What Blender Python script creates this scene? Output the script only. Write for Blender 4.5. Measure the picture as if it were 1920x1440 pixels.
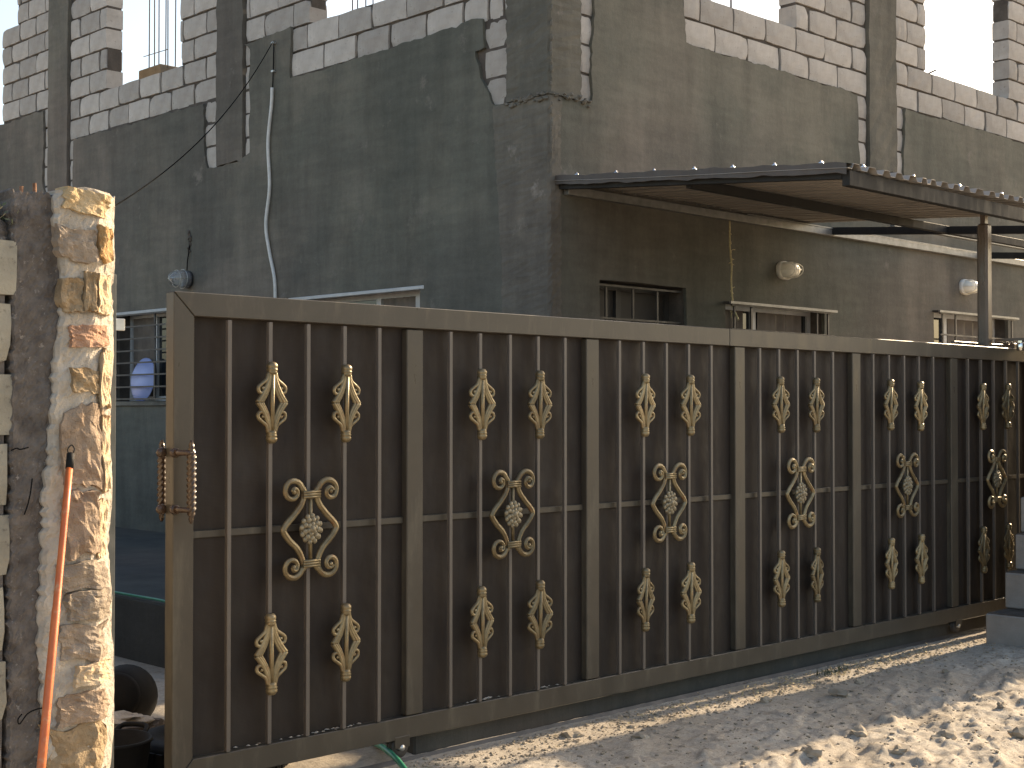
import bpy, bmesh, math, random
import numpy as np
from mathutils import Vector, Matrix, geometry

# ------------------------------------------------------------------ camera, sky, sun, exposure
for o in list(bpy.data.objects):
    bpy.data.objects.remove(o)
scene = bpy.context.scene
COL = scene.collection
R = math.radians
CAM_POS = (-7.501, -7.209, 1.62)
CAM_AZ = 45.377          # degrees from +X towards +Y
CAM_PITCH = 1.083
SUN_AZ, SUN_EL = 1.15, 24.0
SUN_STRENGTH, SKY_STRENGTH, EXPOSURE = 5.0, 0.15, 1.08

cam = bpy.data.cameras.new('camera')
cam.lens = 36.0 * 2645 / 1920
cam.sensor_width = 36.0
cam.clip_start, cam.clip_end = 0.05, 3000
camo = bpy.data.objects.new('camera', cam)
COL.objects.link(camo)
camo.location = CAM_POS
camo.rotation_euler = (R(90 + CAM_PITCH), 0, R(CAM_AZ - 90))
scene.camera = camo

world = bpy.data.worlds.new('World')
scene.world = world
world.use_nodes = True
wn = world.node_tree
wn.nodes.clear()
sky = wn.nodes.new('ShaderNodeTexSky')
sky.sky_type = 'NISHITA'
sky.sun_disc = False
sky.sun_elevation = R(SUN_EL)
sky.sun_rotation = R(90 - SUN_AZ)
sky.air_density, sky.dust_density, sky.ozone_density = 1.0, 2.4, 1.0
bg = wn.nodes.new('ShaderNodeBackground')
bg.inputs['Strength'].default_value = SKY_STRENGTH
wo = wn.nodes.new('ShaderNodeOutputWorld')
wn.links.new(sky.outputs[0], bg.inputs[0])
wn.links.new(bg.outputs[0], wo.inputs[0])

sun = bpy.data.lights.new('sun', 'SUN')
sun.energy = SUN_STRENGTH
sun.angle = R(0.55)
sun.color = (1.0, 0.83, 0.62)
suno = bpy.data.objects.new('sun', sun)
COL.objects.link(suno)
sd = Vector((math.cos(R(SUN_EL)) * math.cos(R(SUN_AZ)), math.cos(R(SUN_EL)) * math.sin(R(SUN_AZ)), math.sin(R(SUN_EL))))
suno.rotation_euler = sd.to_track_quat('Z', 'Y').to_euler()
suno.location = (20, 0, 12)

vs = scene.view_settings
vs.view_transform = 'Standard'
vs.look = 'None'
vs.exposure = EXPOSURE
vs.gamma = 1.0
vs.use_curve_mapping = False
vs.use_white_balance = True          # camera balanced for open shade
vs.white_balance_temperature = 7250
vs.white_balance_tint = 10
scene.cycles.max_bounces = 8
scene.cycles.use_denoising = True

rnd = random.Random(7)

# ------------------------------------------------------------------ noise (numpy)
def _hash(ix, iy, seed):
    h = (ix.astype(np.int64) * 374761393 + iy.astype(np.int64) * 668265263 + seed * 982451653) & 0xffffffff
    h = ((h ^ (h >> 13)) * 1274126177) & 0xffffffff
    return ((h ^ (h >> 16)) & 0xffff) / 65535.0
def vnoise(x, y, seed=0):
    x = np.asarray(x, float); y = np.asarray(y, float)
    ix, iy = np.floor(x), np.floor(y)
    fx, fy = x - ix, y - iy
    fx = fx * fx * (3 - 2 * fx); fy = fy * fy * (3 - 2 * fy)
    a, b = _hash(ix, iy, seed), _hash(ix + 1, iy, seed)
    c, d = _hash(ix, iy + 1, seed), _hash(ix + 1, iy + 1, seed)
    return (a + (b - a) * fx) * (1 - fy) + (c + (d - c) * fx) * fy - 0.5
def fbm(x, y, seed=0, octv=4):
    s = 0; a = 1.0; f = 1.0
    for i in range(octv):
        s = s + a * vnoise(np.asarray(x) * f + 13.7 * i, np.asarray(y) * f - 7.1 * i, seed + i); a *= 0.5; f *= 2.03
    return s

# ------------------------------------------------------------------ materials
def new_mat(name):
    m = bpy.data.materials.new(name); m.use_nodes = True
    nt = m.node_tree
    return m, nt, nt.nodes['Principled BSDF']
def nd(nt, t, **kw):
    n = nt.nodes.new(t)
    for k, v in kw.items():
        setattr(n, k, v)
    return n
def noise_node(nt, vec, scale, detail=5, rough=0.6):
    n = nd(nt, 'ShaderNodeTexNoise')
    n.inputs['Scale'].default_value = scale
    n.inputs['Detail'].default_value = detail
    n.inputs['Roughness'].default_value = rough
    nt.links.new(vec, n.inputs['Vector'])
    return n
def ramp(nt, fac, stops):
    r = nd(nt, 'ShaderNodeValToRGB')
    e = r.color_ramp.elements
    while len(e) < len(stops): e.new(0.5)
    for el, (p, c) in zip(e, stops):
        el.position = p; el.color = (c[0], c[1], c[2], 1)
    nt.links.new(fac, r.inputs[0])
    return r
def mixc(nt, fac, a, b, mode='MIX'):
    m = nd(nt, 'ShaderNodeMix', data_type='RGBA', blend_type=mode)
    if isinstance(fac, (int, float)): m.inputs[0].default_value = fac
    else: nt.links.new(fac, m.inputs[0])
    for s, v in ((6, a), (7, b)):
        if isinstance(v, (tuple, list)): m.inputs[s].default_value = (v[0], v[1], v[2], 1)
        else: nt.links.new(v, m.inputs[s])
    return m.outputs[2]
def coords(nt, stretch=(1, 1, 1), kind='Object'):
    tc = nd(nt, 'ShaderNodeTexCoord')
    mp = nd(nt, 'ShaderNodeMapping')
    mp.inputs['Scale'].default_value = stretch
    nt.links.new(tc.outputs[kind], mp.inputs[0])
    return mp.outputs[0]
def bump(nt, bs, height, strength, dist=0.01, chain=None):
    b = nd(nt, 'ShaderNodeBump')
    b.inputs['Strength'].default_value = strength
    b.inputs['Distance'].default_value = dist
    nt.links.new(height, b.inputs['Height'])
    if chain is not None: nt.links.new(chain, b.inputs['Normal'])
    nt.links.new(b.outputs[0], bs.inputs['Normal'])
    return b.outputs[0]

def simple(name, c1, c2, scale=6, rough=0.7, metal=0.0, bmp=0.25, bscale=60, bdist=0.004, rnd_amt=0.0, spots=None, spec=0.5, coat=0.0):
    m, nt, bs = new_mat(name)
    v = coords(nt)
    n = noise_node(nt, v, scale)
    col = ramp(nt, n.outputs[0], [(0.32, c1), (0.68, c2)]).outputs[0]
    if spots:
        sc, lo, hi, sc_col = spots
        n3 = noise_node(nt, v, sc, 6, 0.7)
        f = ramp(nt, n3.outputs[0], [(lo, (0, 0, 0)), (hi, (1, 1, 1))])
        col = mixc(nt, f.outputs[0], col, sc_col)
    if rnd_amt:
        oi = nd(nt, 'ShaderNodeObjectInfo')
        rr = ramp(nt, oi.outputs['Random'], [(0, (1 - rnd_amt,) * 3), (1, (1 + rnd_amt * .6,) * 3)])
        col = mixc(nt, 1.0, col, rr.outputs[0], 'MULTIPLY')
    nt.links.new(col, bs.inputs['Base Color'])
    bs.inputs['Roughness'].default_value = rough
    bs.inputs['Metallic'].default_value = metal
    bs.inputs['Specular IOR Level'].default_value = spec
    bs.inputs['Coat Weight'].default_value = coat
    if bmp:
        n2 = noise_node(nt, v, bscale, 6, 0.65)
        bump(nt, bs, n2.outputs[0], bmp, bdist)
    return m

def plaster_mat(name, cols, tint):
    """cement render: large damp patches, vertical runs, trowel grain"""
    m, nt, bs = new_mat(name)
    v = coords(nt)
    vsx = coords(nt, (1, 1, 0.14))
    wob = noise_node(nt, v, 1.1, 3, 0.6)
    vw = nd(nt, 'ShaderNodeVectorMath', operation='MULTIPLY_ADD')
    nt.links.new(wob.outputs['Color'], vw.inputs[0]); vw.inputs[1].default_value = (0.9, 0.9, 0.5); nt.links.new(v, vw.inputs[2])
    big = noise_node(nt, vw.outputs[0], 0.55, 6, 0.6)
    base = ramp(nt, big.outputs[0], [(0.40, cols[0]), (0.5, cols[1]), (0.58, cols[2])]).outputs[0]
    hue = noise_node(nt, vw.outputs[0], 0.33, 3, 0.5)                      # olive cement against browner batches
    hf = ramp(nt, hue.outputs[0], [(0.42, (0.965, 1.0, 0.94)), (0.58, (1.035, 0.985, 0.95))])
    base = mixc(nt, 1.0, base, hf.outputs[0], 'MULTIPLY')
    st = noise_node(nt, vsx, 3.2, 6, 0.68)                                 # rain runs
    sf = ramp(nt, st.outputs[0], [(0.36, (0.80,) * 3), (0.52, (1.0,) * 3), (0.68, (1.16,) * 3)])
    base = mixc(nt, 0.9, base, sf.outputs[0], 'MULTIPLY')
    vt = coords(nt, (1, 1, 1)); vt_m = vt.node; vt_m.inputs['Rotation'].default_value = (0.5, 0.45, 0.3); vt_m.inputs['Scale'].default_value = (0.5, 0.5, 3.0)
    tw_ = noise_node(nt, vt, 4.0, 4, 0.6)                                  # trowel sweeps
    tf = ramp(nt, tw_.outputs[0], [(0.36, (0.90,) * 3), (0.64, (1.10,) * 3)])
    base = mixc(nt, 0.8, base, tf.outputs[0], 'MULTIPLY')
    mid = noise_node(nt, v, 2.6, 7, 0.72)                                  # scuffs and pale lime blooms
    mf = ramp(nt, mid.outputs[0], [(0.60, (0, 0, 0)), (0.70, (1, 1, 1))])
    base = mixc(nt, mf.outputs[0], base, tint)
    sm = noise_node(nt, v, 30, 6, 0.75)
    smf = ramp(nt, sm.outputs[0], [(0.3, (0.86,) * 3), (0.7, (1.12,) * 3)])
    base = mixc(nt, 0.7, base, smf.outputs[0], 'MULTIPLY')
    nt.links.new(base, bs.inputs['Base Color'])
    bs.inputs['Roughness'].default_value = 0.88
    bs.inputs['Specular IOR Level'].default_value = 0.3
    g = noise_node(nt, v, 90, 6, 0.7)
    b1 = bump(nt, bs, g.outputs[0], 0.35, 0.004)
    bump(nt, bs, mid.outputs[0], 0.35, 0.03, b1)
    return m

M = {}
M['plaster'] = plaster_mat('cement_render', [(0.102, 0.100, 0.089), (0.126, 0.119, 0.104), (0.160, 0.145, 0.125)], (0.175, 0.158, 0.138))
M['column'] = plaster_mat('column_concrete', [(0.108, 0.100, 0.089), (0.135, 0.121, 0.106), (0.16, 0.141, 0.122)], (0.19, 0.168, 0.146))
M['cornerband'] = plaster_mat('scraped_concrete', [(0.125, 0.112, 0.10), (0.175, 0.153, 0.135), (0.22, 0.195, 0.172)], (0.26, 0.23, 0.20))
M['wallcore'] = simple('wall_mortar', (0.06, 0.05, 0.042), (0.11, 0.092, 0.078), 9, 0.95, bmp=0.6, bscale=70, bdist=0.01)
M['block'] = simple('limestone_block', (0.37, 0.335, 0.30), (0.50, 0.465, 0.425), 5, 0.92, bmp=0.5, bscale=110, bdist=0.006, rnd_amt=0.22,
                    spots=(26, 0.60, 0.72, (0.20, 0.17, 0.145)), spec=0.2)
M['block_old'] = simple('weathered_block', (0.26, 0.235, 0.185), (0.40, 0.365, 0.29), 7, 0.95, bmp=0.6, bscale=90, bdist=0.008, rnd_amt=0.15,
                        spots=(30, 0.58, 0.70, (0.16, 0.14, 0.11)), spec=0.2)
M['pierblock'] = simple('grey_block', (0.26, 0.24, 0.22), (0.35, 0.325, 0.30), 5, 0.93, bmp=0.5, bscale=80, bdist=0.006, rnd_amt=0.12, spec=0.2)
M['roughconcrete'] = simple('exposed_aggregate_concrete', (0.10, 0.085, 0.075), (0.20, 0.175, 0.155), 16, 0.95, bmp=0.9, bscale=60, bdist=0.015,
                            spots=(45, 0.60, 0.68, (0.30, 0.27, 0.24)), spec=0.2)
M['mortar'] = simple('pale_mortar', (0.40, 0.35, 0.285), (0.58, 0.52, 0.445), 9, 0.95, bmp=0.9, bscale=50, bdist=0.018,
                     spots=(18, 0.60, 0.74, (0.34, 0.26, 0.18)), spec=0.2)
STONE = [((0.48, 0.34, 0.18), (0.64, 0.50, 0.32)), ((0.30, 0.24, 0.185), (0.44, 0.355, 0.275)), ((0.42, 0.24, 0.10), (0.56, 0.36, 0.18)),
         ((0.27, 0.19, 0.11), (0.47, 0.35, 0.22)), ((0.60, 0.44, 0.28), (0.70, 0.56, 0.38)), ((0.38, 0.22, 0.15), (0.54, 0.33, 0.22)),
         ((0.28, 0.20, 0.14), (0.43, 0.33, 0.245)), ((0.27, 0.22, 0.17), (0.40, 0.325, 0.25))]
for i, (a, b) in enumerate(STONE):
    M['stone%d' % i] = simple('fieldstone_%d' % i, a, b, 14, 0.92, bmp=1.0, bscale=42, bdist=0.022, spots=(24, 0.58, 0.70, tuple(x * 0.5 for x in a)), spec=0.25)

def paint_mat(name, c1, c2, rough, dust, bmp=0.15, wave=False, dustlo=0.52):
    m, nt, bs = new_mat(name)
    v = coords(nt)
    n = noise_node(nt, v, 3.0, 5, 0.6)
    base = ramp(nt, n.outputs[0], [(0.3, c1), (0.7, c2)]).outputs[0]
    vz = coords(nt, (1, 1, 0.22))
    dn = noise_node(nt, vz, 9, 6, 0.7)
    df = ramp(nt, dn.outputs[0], [(dustlo, (0, 0, 0)), (0.86, (1, 1, 1))])
    base = mixc(nt, df.outputs[0], base, dust)
    nt.links.new(base, bs.inputs['Base Color'])
    rr = ramp(nt, dn.outputs[0], [(0.35, (rough - .07,) * 3), (0.7, (min(1, rough + .22),) * 3)])
    nt.links.new(rr.outputs[0], bs.inputs['Roughness'])
    g = noise_node(nt, v, 60, 4, 0.6)
    b1 = bump(nt, bs, g.outputs[0], bmp, 0.002)
    if wave:
        w = nd(nt, 'ShaderNodeTexWave', wave_type='BANDS', bands_direction='Z')
        w.inputs['Scale'].default_value = 55
        w.inputs['Distortion'].default_value = 0.4
        nt.links.new(v, w.inputs['Vector'])
        b2 = bump(nt, bs, w.outputs[0], 0.16, 0.0015, b1)
        bn = noise_node(nt, v, 2.6, 3, 0.5)
        bump(nt, bs, bn.outputs[0], 0.6, 0.05, b2)
    return m
M['gate_frame'] = paint_mat('brown_gate_paint', (0.050, 0.043, 0.034), (0.068, 0.059, 0.046), 0.34, (0.13, 0.115, 0.083))
M['gate_sheet'] = paint_mat('brown_sheet_paint', (0.021, 0.0155, 0.0125), (0.027, 0.0205, 0.0165), 0.60, (0.038, 0.029, 0.021), wave=True, dustlo=0.58)
M['gate_sheet'].node_tree.nodes['Principled BSDF'].inputs['Specular IOR Level'].default_value = 0.28
M['gate_rod'] = paint_mat('brown_rod_paint', (0.090, 0.077, 0.067), (0.115, 0.10, 0.087), 0.42, (0.15, 0.13, 0.11))
M['handle'] = paint_mat('glossy_brown_enamel', (0.045, 0.028, 0.018), (0.065, 0.04, 0.026), 0.22, (0.08, 0.05, 0.03), bmp=0.05)
M['gold'] = simple('worn_gold_paint', (0.17, 0.13, 0.07), (0.30, 0.245, 0.145), 22, 0.42, metal=0.5, bmp=0.3, bscale=90, bdist=0.003, rnd_amt=0.3,
                   spots=(14, 0.55, 0.72, (0.24, 0.12, 0.055)))
M['rosette'] = simple('tarnished_rosette', (0.16, 0.135, 0.09), (0.27, 0.235, 0.16), 40, 0.5, metal=0.4, bmp=0.4, bscale=120, bdist=0.003)
M['darksteel'] = paint_mat('dark_steel', (0.040, 0.036, 0.034), (0.060, 0.054, 0.050), 0.5, (0.10, 0.09, 0.08))
M['canopysteel'] = paint_mat('grey_painted_steel', (0.022, 0.022, 0.022), (0.030, 0.029, 0.028), 0.6, (0.045, 0.042, 0.038))
for k_, sp_v in (('canopysteel', .15), ('gate_frame', .36)): M[k_].node_tree.nodes['Principled BSDF'].inputs['Specular IOR Level'].default_value = sp_v
M['sheetbrown'] = paint_mat('brown_roof_sheet', (0.26, 0.235, 0.21), (0.31, 0.28, 0.25), 0.5, (0.35, 0.32, 0.285))
M['purlin'] = simple('dull_zinc', (0.16, 0.16, 0.15), (0.25, 0.25, 0.24), 12, 0.5, metal=0.5, bmp=0.1)
M['flash'] = paint_mat('dark_brown_flashing', (0.060, 0.049, 0.042), (0.078, 0.063, 0.054), 0.55, (0.11, 0.09, 0.076))
M['darkzinc'] = simple('weathered_zinc', (0.10, 0.105, 0.095), (0.16, 0.16, 0.145), 12, 0.55, metal=0.4, bmp=0.15)
M['galv'] = simple('galvanised_steel', (0.45, 0.45, 0.43), (0.62, 0.62, 0.60), 12, 0.38, metal=0.75, bmp=0.1)
M['chrome'] = simple('bright_zinc', (0.75, 0.74, 0.72), (0.85, 0.84, 0.82), 12, 0.15, metal=1.0, bmp=0)
M['bronze_post'] = paint_mat('brown_post_paint', (0.11, 0.085, 0.07), (0.14, 0.11, 0.09), 0.28, (0.18, 0.15, 0.12))
M['rust'] = simple('rusty_rebar', (0.16, 0.07, 0.035), (0.34, 0.17, 0.09), 30, 0.85, metal=0.2, bmp=0.5, bscale=120)
M['rebar_grey'] = simple('grey_rebar', (0.10, 0.10, 0.11), (0.17, 0.16, 0.16), 30, 0.7, metal=0.4, bmp=0.3)
M['shutter'] = simple('dark_brown_shutter', (0.035, 0.028, 0.024), (0.05, 0.04, 0.034), 6, 0.6, bmp=0.1)
M['alu'] = simple('white_window_frame', (0.38, 0.38, 0.38), (0.50, 0.50, 0.50), 8, 0.45, bmp=0.05)
M['curtain'] = simple('brown_curtain', (0.11, 0.09, 0.075), (0.18, 0.15, 0.125), 5, 0.9, bmp=0.2, bscale=20)
M['pvc'] = simple('grey_white_conduit', (0.52, 0.52, 0.50), (0.64, 0.64, 0.62), 20, 0.5, bmp=0.15)
M['cable'] = simple('black_cable', (0.01, 0.01, 0.01), (0.016, 0.016, 0.016), 10, 1.0, bmp=0, spec=0.0)
M['rope'] = simple('straw_twine', (0.42, 0.36, 0.20), (0.60, 0.52, 0.32), 60, 0.9, bmp=0.4)
M['lampglass'] = simple('cream_lamp_glass', (0.88, 0.86, 0.76), (0.92, 0.90, 0.82), 12, 0.22, bmp=0.1)
M['lampbase'] = simple('off_white_lamp_base', (0.74, 0.72, 0.66), (0.80, 0.78, 0.72), 12, 0.5, bmp=0.1)
M['blue'] = simple('pale_blue_plastic', (0.30, 0.36, 0.66), (0.38, 0.44, 0.74), 4, 0.4, bmp=0.05)
M['hose'] = simple('green_hose', (0.015, 0.16, 0.09), (0.03, 0.24, 0.14), 15, 0.35, bmp=0.1)
M['black'] = simple('black_rubber', (0.008, 0.008, 0.008), (0.014, 0.0135, 0.013), 10, 0.7, bmp=0.3, spec=0.2)
M['orange'] = simple('orange_plastic_handle', (0.52, 0.115, 0.035), (0.66, 0.17, 0.05), 14, 0.45, bmp=0.2, bscale=60, spots=(22, 0.56, 0.72, (0.55, 0.30, 0.16)))
M['straw'] = simple('dry_straw', (0.36, 0.27, 0.13), (0.55, 0.44, 0.26), 9, 0.9, bmp=0)
M['leaf'] = simple('dry_green_leaf', (0.05, 0.065, 0.03), (0.10, 0.11, 0.055), 9, 0.7, bmp=0)
M['pebble'] = simple('soil_clods', (0.25, 0.205, 0.15), (0.41, 0.35, 0.275), 12, 0.95, bmp=0.5, bscale=60, spec=0.2)
M['apron'] = plaster_mat('apron_concrete', [(0.055, 0.056, 0.056), (0.07, 0.067, 0.062), (0.085, 0.076, 0.068)], (0.095, 0.085, 0.072))

m, nt, bs = new_mat('dark_window_glass')
bs.inputs['Base Color'].default_value = (0.02, 0.022, 0.024, 1)
bs.inputs['Roughness'].default_value = 0.06
bs.inputs['Specular IOR Level'].default_value = 0.7
M['glass'] = m
m, nt, bs = new_mat('clear_bulb_glass')
bs.inputs['Base Color'].default_value = (0.9, 0.92, 0.93, 1)
bs.inputs['Roughness'].default_value = 0.08
bs.inputs['Transmission Weight'].default_value = 0.85
M['clear'] = m

# ground: sandy trampled earth
m, nt, bs = new_mat('sandy_earth')
v = coords(nt)
n1 = noise_node(nt, v, 0.9, 5, 0.6)
base = ramp(nt, n1.outputs[0], [(0.32, (0.345, 0.295, 0.23)), (0.5, (0.415, 0.365, 0.30)), (0.68, (0.465, 0.42, 0.355))]).outputs[0]
n2 = noise_node(nt, v, 11, 7, 0.72)
f2 = ramp(nt, n2.outputs[0], [(0.52, (0, 0, 0)), (0.72, (1, 1, 1))])
base = mixc(nt, f2.outputs[0], base, (0.22, 0.18, 0.135))
n3 = noise_node(nt, v, 60, 6, 0.75)
f3 = ramp(nt, n3.outputs[0], [(0.30, (0.70,) * 3), (0.70, (1.22,) * 3)])
base = mixc(nt, 0.85, base, f3.outputs[0], 'MULTIPLY')
nt.links.new(base, bs.inputs['Base Color'])
bs.inputs['Roughness'].default_value = 0.96
bs.inputs['Specular IOR Level'].default_value = 0.15
b1 = bump(nt, bs, n3.outputs[0], 0.6, 0.012)
n4 = noise_node(nt, v, 160, 5, 0.7)
bump(nt, bs, n4.outputs[0], 0.5, 0.004, b1)
M['ground'] = m

# ------------------------------------------------------------------ object helpers
def put_props(o, label=None, cat=None, group=None, kind=None):
    if label: o['label'] = label
    if cat: o['category'] = cat
    if group: o['group'] = group
    if kind: o['kind'] = kind
    return o
def wpos(o):
    p = Vector(o.location)
    while o.parent is not None:
        o = o.parent; p += Vector(o.location)
    return p
def thing(name, loc, label, cat, group=None):
    o = bpy.data.objects.new(name, None); COL.objects.link(o)
    o.location = loc; o.empty_display_size = 0.2
    return put_props(o, label, cat, group)
def link_mesh(name, me, parent=None, loc=(0, 0, 0), mat=None):
    """loc is a world position; the object is placed relative to its parent"""
    o = bpy.data.objects.new(name, me); COL.objects.link(o)
    if mat is not None and not me.materials: me.materials.append(mat)
    l = Vector(loc)
    if parent is not None:
        o.parent = parent; l = l - wpos(parent)
    o.location = l
    return o

class G:
    def __init__(s): s.v = []; s.f = []; s.sm = []
    def add(s, vs_, fs, smooth=False):
        b = len(s.v); s.v += [tuple(p) for p in vs_]; s.f += [tuple(i + b for i in f) for f in fs]; s.sm += [smooth] * len(fs)
        return s
    def box(s, x0, x1, y0, y1, z0, z1, ch=0.0):
        if ch <= 0:
            vs_ = [(x, y, z) for x in (x0, x1) for y in (y0, y1) for z in (z0, z1)]
            return s.add(vs_, [(0, 1, 3, 2), (4, 6, 7, 5), (0, 4, 5, 1), (2, 3, 7, 6), (0, 2, 6, 4), (1, 5, 7, 3)])
        bm = bmesh.new(); bmesh.ops.create_cube(bm, size=1)
        for q in bm.verts:
            q.co = Vector(((x0 + x1) / 2 + q.co.x * (x1 - x0), (y0 + y1) / 2 + q.co.y * (y1 - y0), (z0 + z1) / 2 + q.co.z * (z1 - z0)))
        bmesh.ops.bevel(bm, geom=bm.edges[:], offset=ch, segments=1, affect='EDGES', profile=0.5)
        return s.bm(bm)
    def bm(s, bm, smooth=False):
        bm.verts.ensure_lookup_table(); bm.verts.index_update()
        s.add([q.co[:] for q in bm.verts], [[w.index for w in f.verts] for f in bm.faces], smooth); bm.free()
        return s
    def tube(s, pts, r, seg=8, caps=True, smooth=True, flat=1.0, up=None):
        pts = [Vector(p) for p in pts]; n = len(pts)
        rs = r if isinstance(r, (list, tuple)) else [r] * n
        t0 = (pts[1] - pts[0]).normalized()
        ref = Vector(up) if up is not None else (Vector((0, 0, 1)) if abs(t0.z) < 0.9 else Vector((1, 0, 0)))
        nrm = (ref - t0 * ref.dot(t0)).normalized()
        vs_ = []
        for i, p in enumerate(pts):
            t = (pts[min(i + 1, n - 1)] - pts[max(i - 1, 0)])
            t = t.normalized() if t.length > 1e-9 else t0
            if up is not None: nrm = Vector(up)
            nrm = (nrm - t * nrm.dot(t))
            nrm = nrm.normalized() if nrm.length > 1e-6 else t.orthogonal().normalized()
            bn = t.cross(nrm)
            for k in range(seg):
                a = 2 * math.pi * k / seg
                vs_.append(p + nrm * (math.cos(a) * rs[i] * flat) + bn * (math.sin(a) * rs[i]))
        fs = [(i * seg + k, i * seg + (k + 1) % seg, (i + 1) * seg + (k + 1) % seg, (i + 1) * seg + k) for i in range(n - 1) for k in range(seg)]
        s.add(vs_, fs, smooth)
        if caps:
            b = len(s.v) - len(vs_)
            s.f.append(tuple(b + k for k in range(seg))[::-1]); s.f.append(tuple(b + (n - 1) * seg + k for k in range(seg))); s.sm += [False, False]
        return s
    def lathe(s, prof, c=(0, 0, 0), axis='Z', seg=16, smooth=True):
        c = Vector(c); vs_ = []
        for (r, h) in prof:
            for k in range(seg):
                a = 2 * math.pi * k / seg; x, y = r * math.cos(a), r * math.sin(a)
                p = {'Z': (x, y, h), 'Y': (x, h, y), 'X': (h, x, y)}[axis]
                vs_.append(c + Vector(p))
        fs = [(i * seg + k, i * seg + (k + 1) % seg, (i + 1) * seg + (k + 1) % seg, (i + 1) * seg + k) for i in range(len(prof) - 1) for k in range(seg)]
        return s.add(vs_, fs, smooth)
    def mesh(s, name):
        me = bpy.data.meshes.new(name); me.from_pydata(s.v, [], s.f); me.update()
        me.polygons.foreach_set('use_smooth', s.sm)
        bm = bmesh.new(); bm.from_mesh(me); bmesh.ops.recalc_face_normals(bm, faces=bm.faces[:]); bm.to_mesh(me); bm.free()
        return me
    def obj(s, name, mat, parent=None, org=None):
        """vertices are in world space; they are moved into the object's own space"""
        o_ = Vector(org) if org is not None else (wpos(parent) if parent is not None else Vector((0, 0, 0)))
        s.v = [(p[0] - o_.x, p[1] - o_.y, p[2] - o_.z) for p in s.v]
        return link_mesh(name, s.mesh(name), parent, o_, mat)

def smooth_path(pts, n=8):
    """Catmull-Rom through the points"""
    P = [Vector(p) for p in pts]; P = [P[0] * 2 - P[1]] + P + [P[-1] * 2 - P[-2]]
    out = []
    for i in range(1, len(P) - 2):
        for k in range(n):
            t = k / n; a, b, c, d = P[i - 1:i + 3]
            out.append(0.5 * ((2 * b) + (c - a) * t + (2 * a - 5 * b + 4 * c - d) * t * t + (3 * b - a - 3 * c + d) * t ** 3))
    out.append(P[-2]); return out

def rough_block(w, h, d, seed, amp=0.006, nu=4, nv=3, chip=0.25):
    """masonry block: front (-y) face a small grid with worn edges; x along, z up, y depth; corner at origin"""
    r = random.Random(seed)
    g = G(); vs_ = []
    for j in range(nv + 1):
        for i in range(nu + 1):
            u, vv = i / nu, j / nv
            ex = min(i, nu - i) == 0; ez = min(j, nv - j) == 0
            x = u * w + (r.uniform(-amp, amp) if not ex else r.uniform(0, amp) * (1 if i == 0 else -1))
            z = vv * h + (r.uniform(-amp, amp) if not ez else r.uniform(0, amp) * (1 if j == 0 else -1))
            y = r.uniform(-0.5, 0.5) * amp
            if ex or ez: y += amp * 0.9
            if ex and ez:
                y += amp
                if r.random() < chip:
                    q = r.uniform(.004, .016); y += q * .3; x += q * (1 if i == 0 else -1); z += q * (1 if j == 0 else -1)
            vs_.append((x, y, z))
    fs = [(j * (nu + 1) + i, j * (nu + 1) + i + 1, (j + 1) * (nu + 1) + i + 1, (j + 1) * (nu + 1) + i) for j in range(nv) for i in range(nu)]
    ring = [i for i in range(nu + 1)] + [(j) * (nu + 1) + nu for j in range(1, nv + 1)] + [nv * (nu + 1) + i for i in range(nu - 1, -1, -1)] + [j * (nu + 1) for j in range(nv - 1, 0, -1)]
    b = len(vs_)
    for q in ring:
        x, y, z = vs_[q]
        vs_.append((min(max(x, 0.002), w - .002) if 0 < x < w else x, amp * 1.5 + 0.012, z))
    for q in ring:
        x, y, z = vs_[q]; vs_.append((x, d, z))
    n = len(ring)
    for k in range(n):
        k2 = (k + 1) % n
        fs.append((ring[k], b + k, b + k2, ring[k2])); fs.append((b + k, b + n + k, b + n + k2, b + k2))
    fs.append(tuple(b + n + k for k in range(n)))
    g.add(vs_, fs)
    return g
def rot_block(g, facade, u0, z0, back=False):
    """block built along x/-y -> facade 'L' (plane X=0, u=Y, face -X) or 'R' (plane Y=0, u=X, face -Y)"""
    if facade == 'L': return [(p[1], u0 + p[0], z0 + p[2]) for p in g.v]
    return [(u0 + p[0], p[1], z0 + p[2]) for p in g.v]

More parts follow.
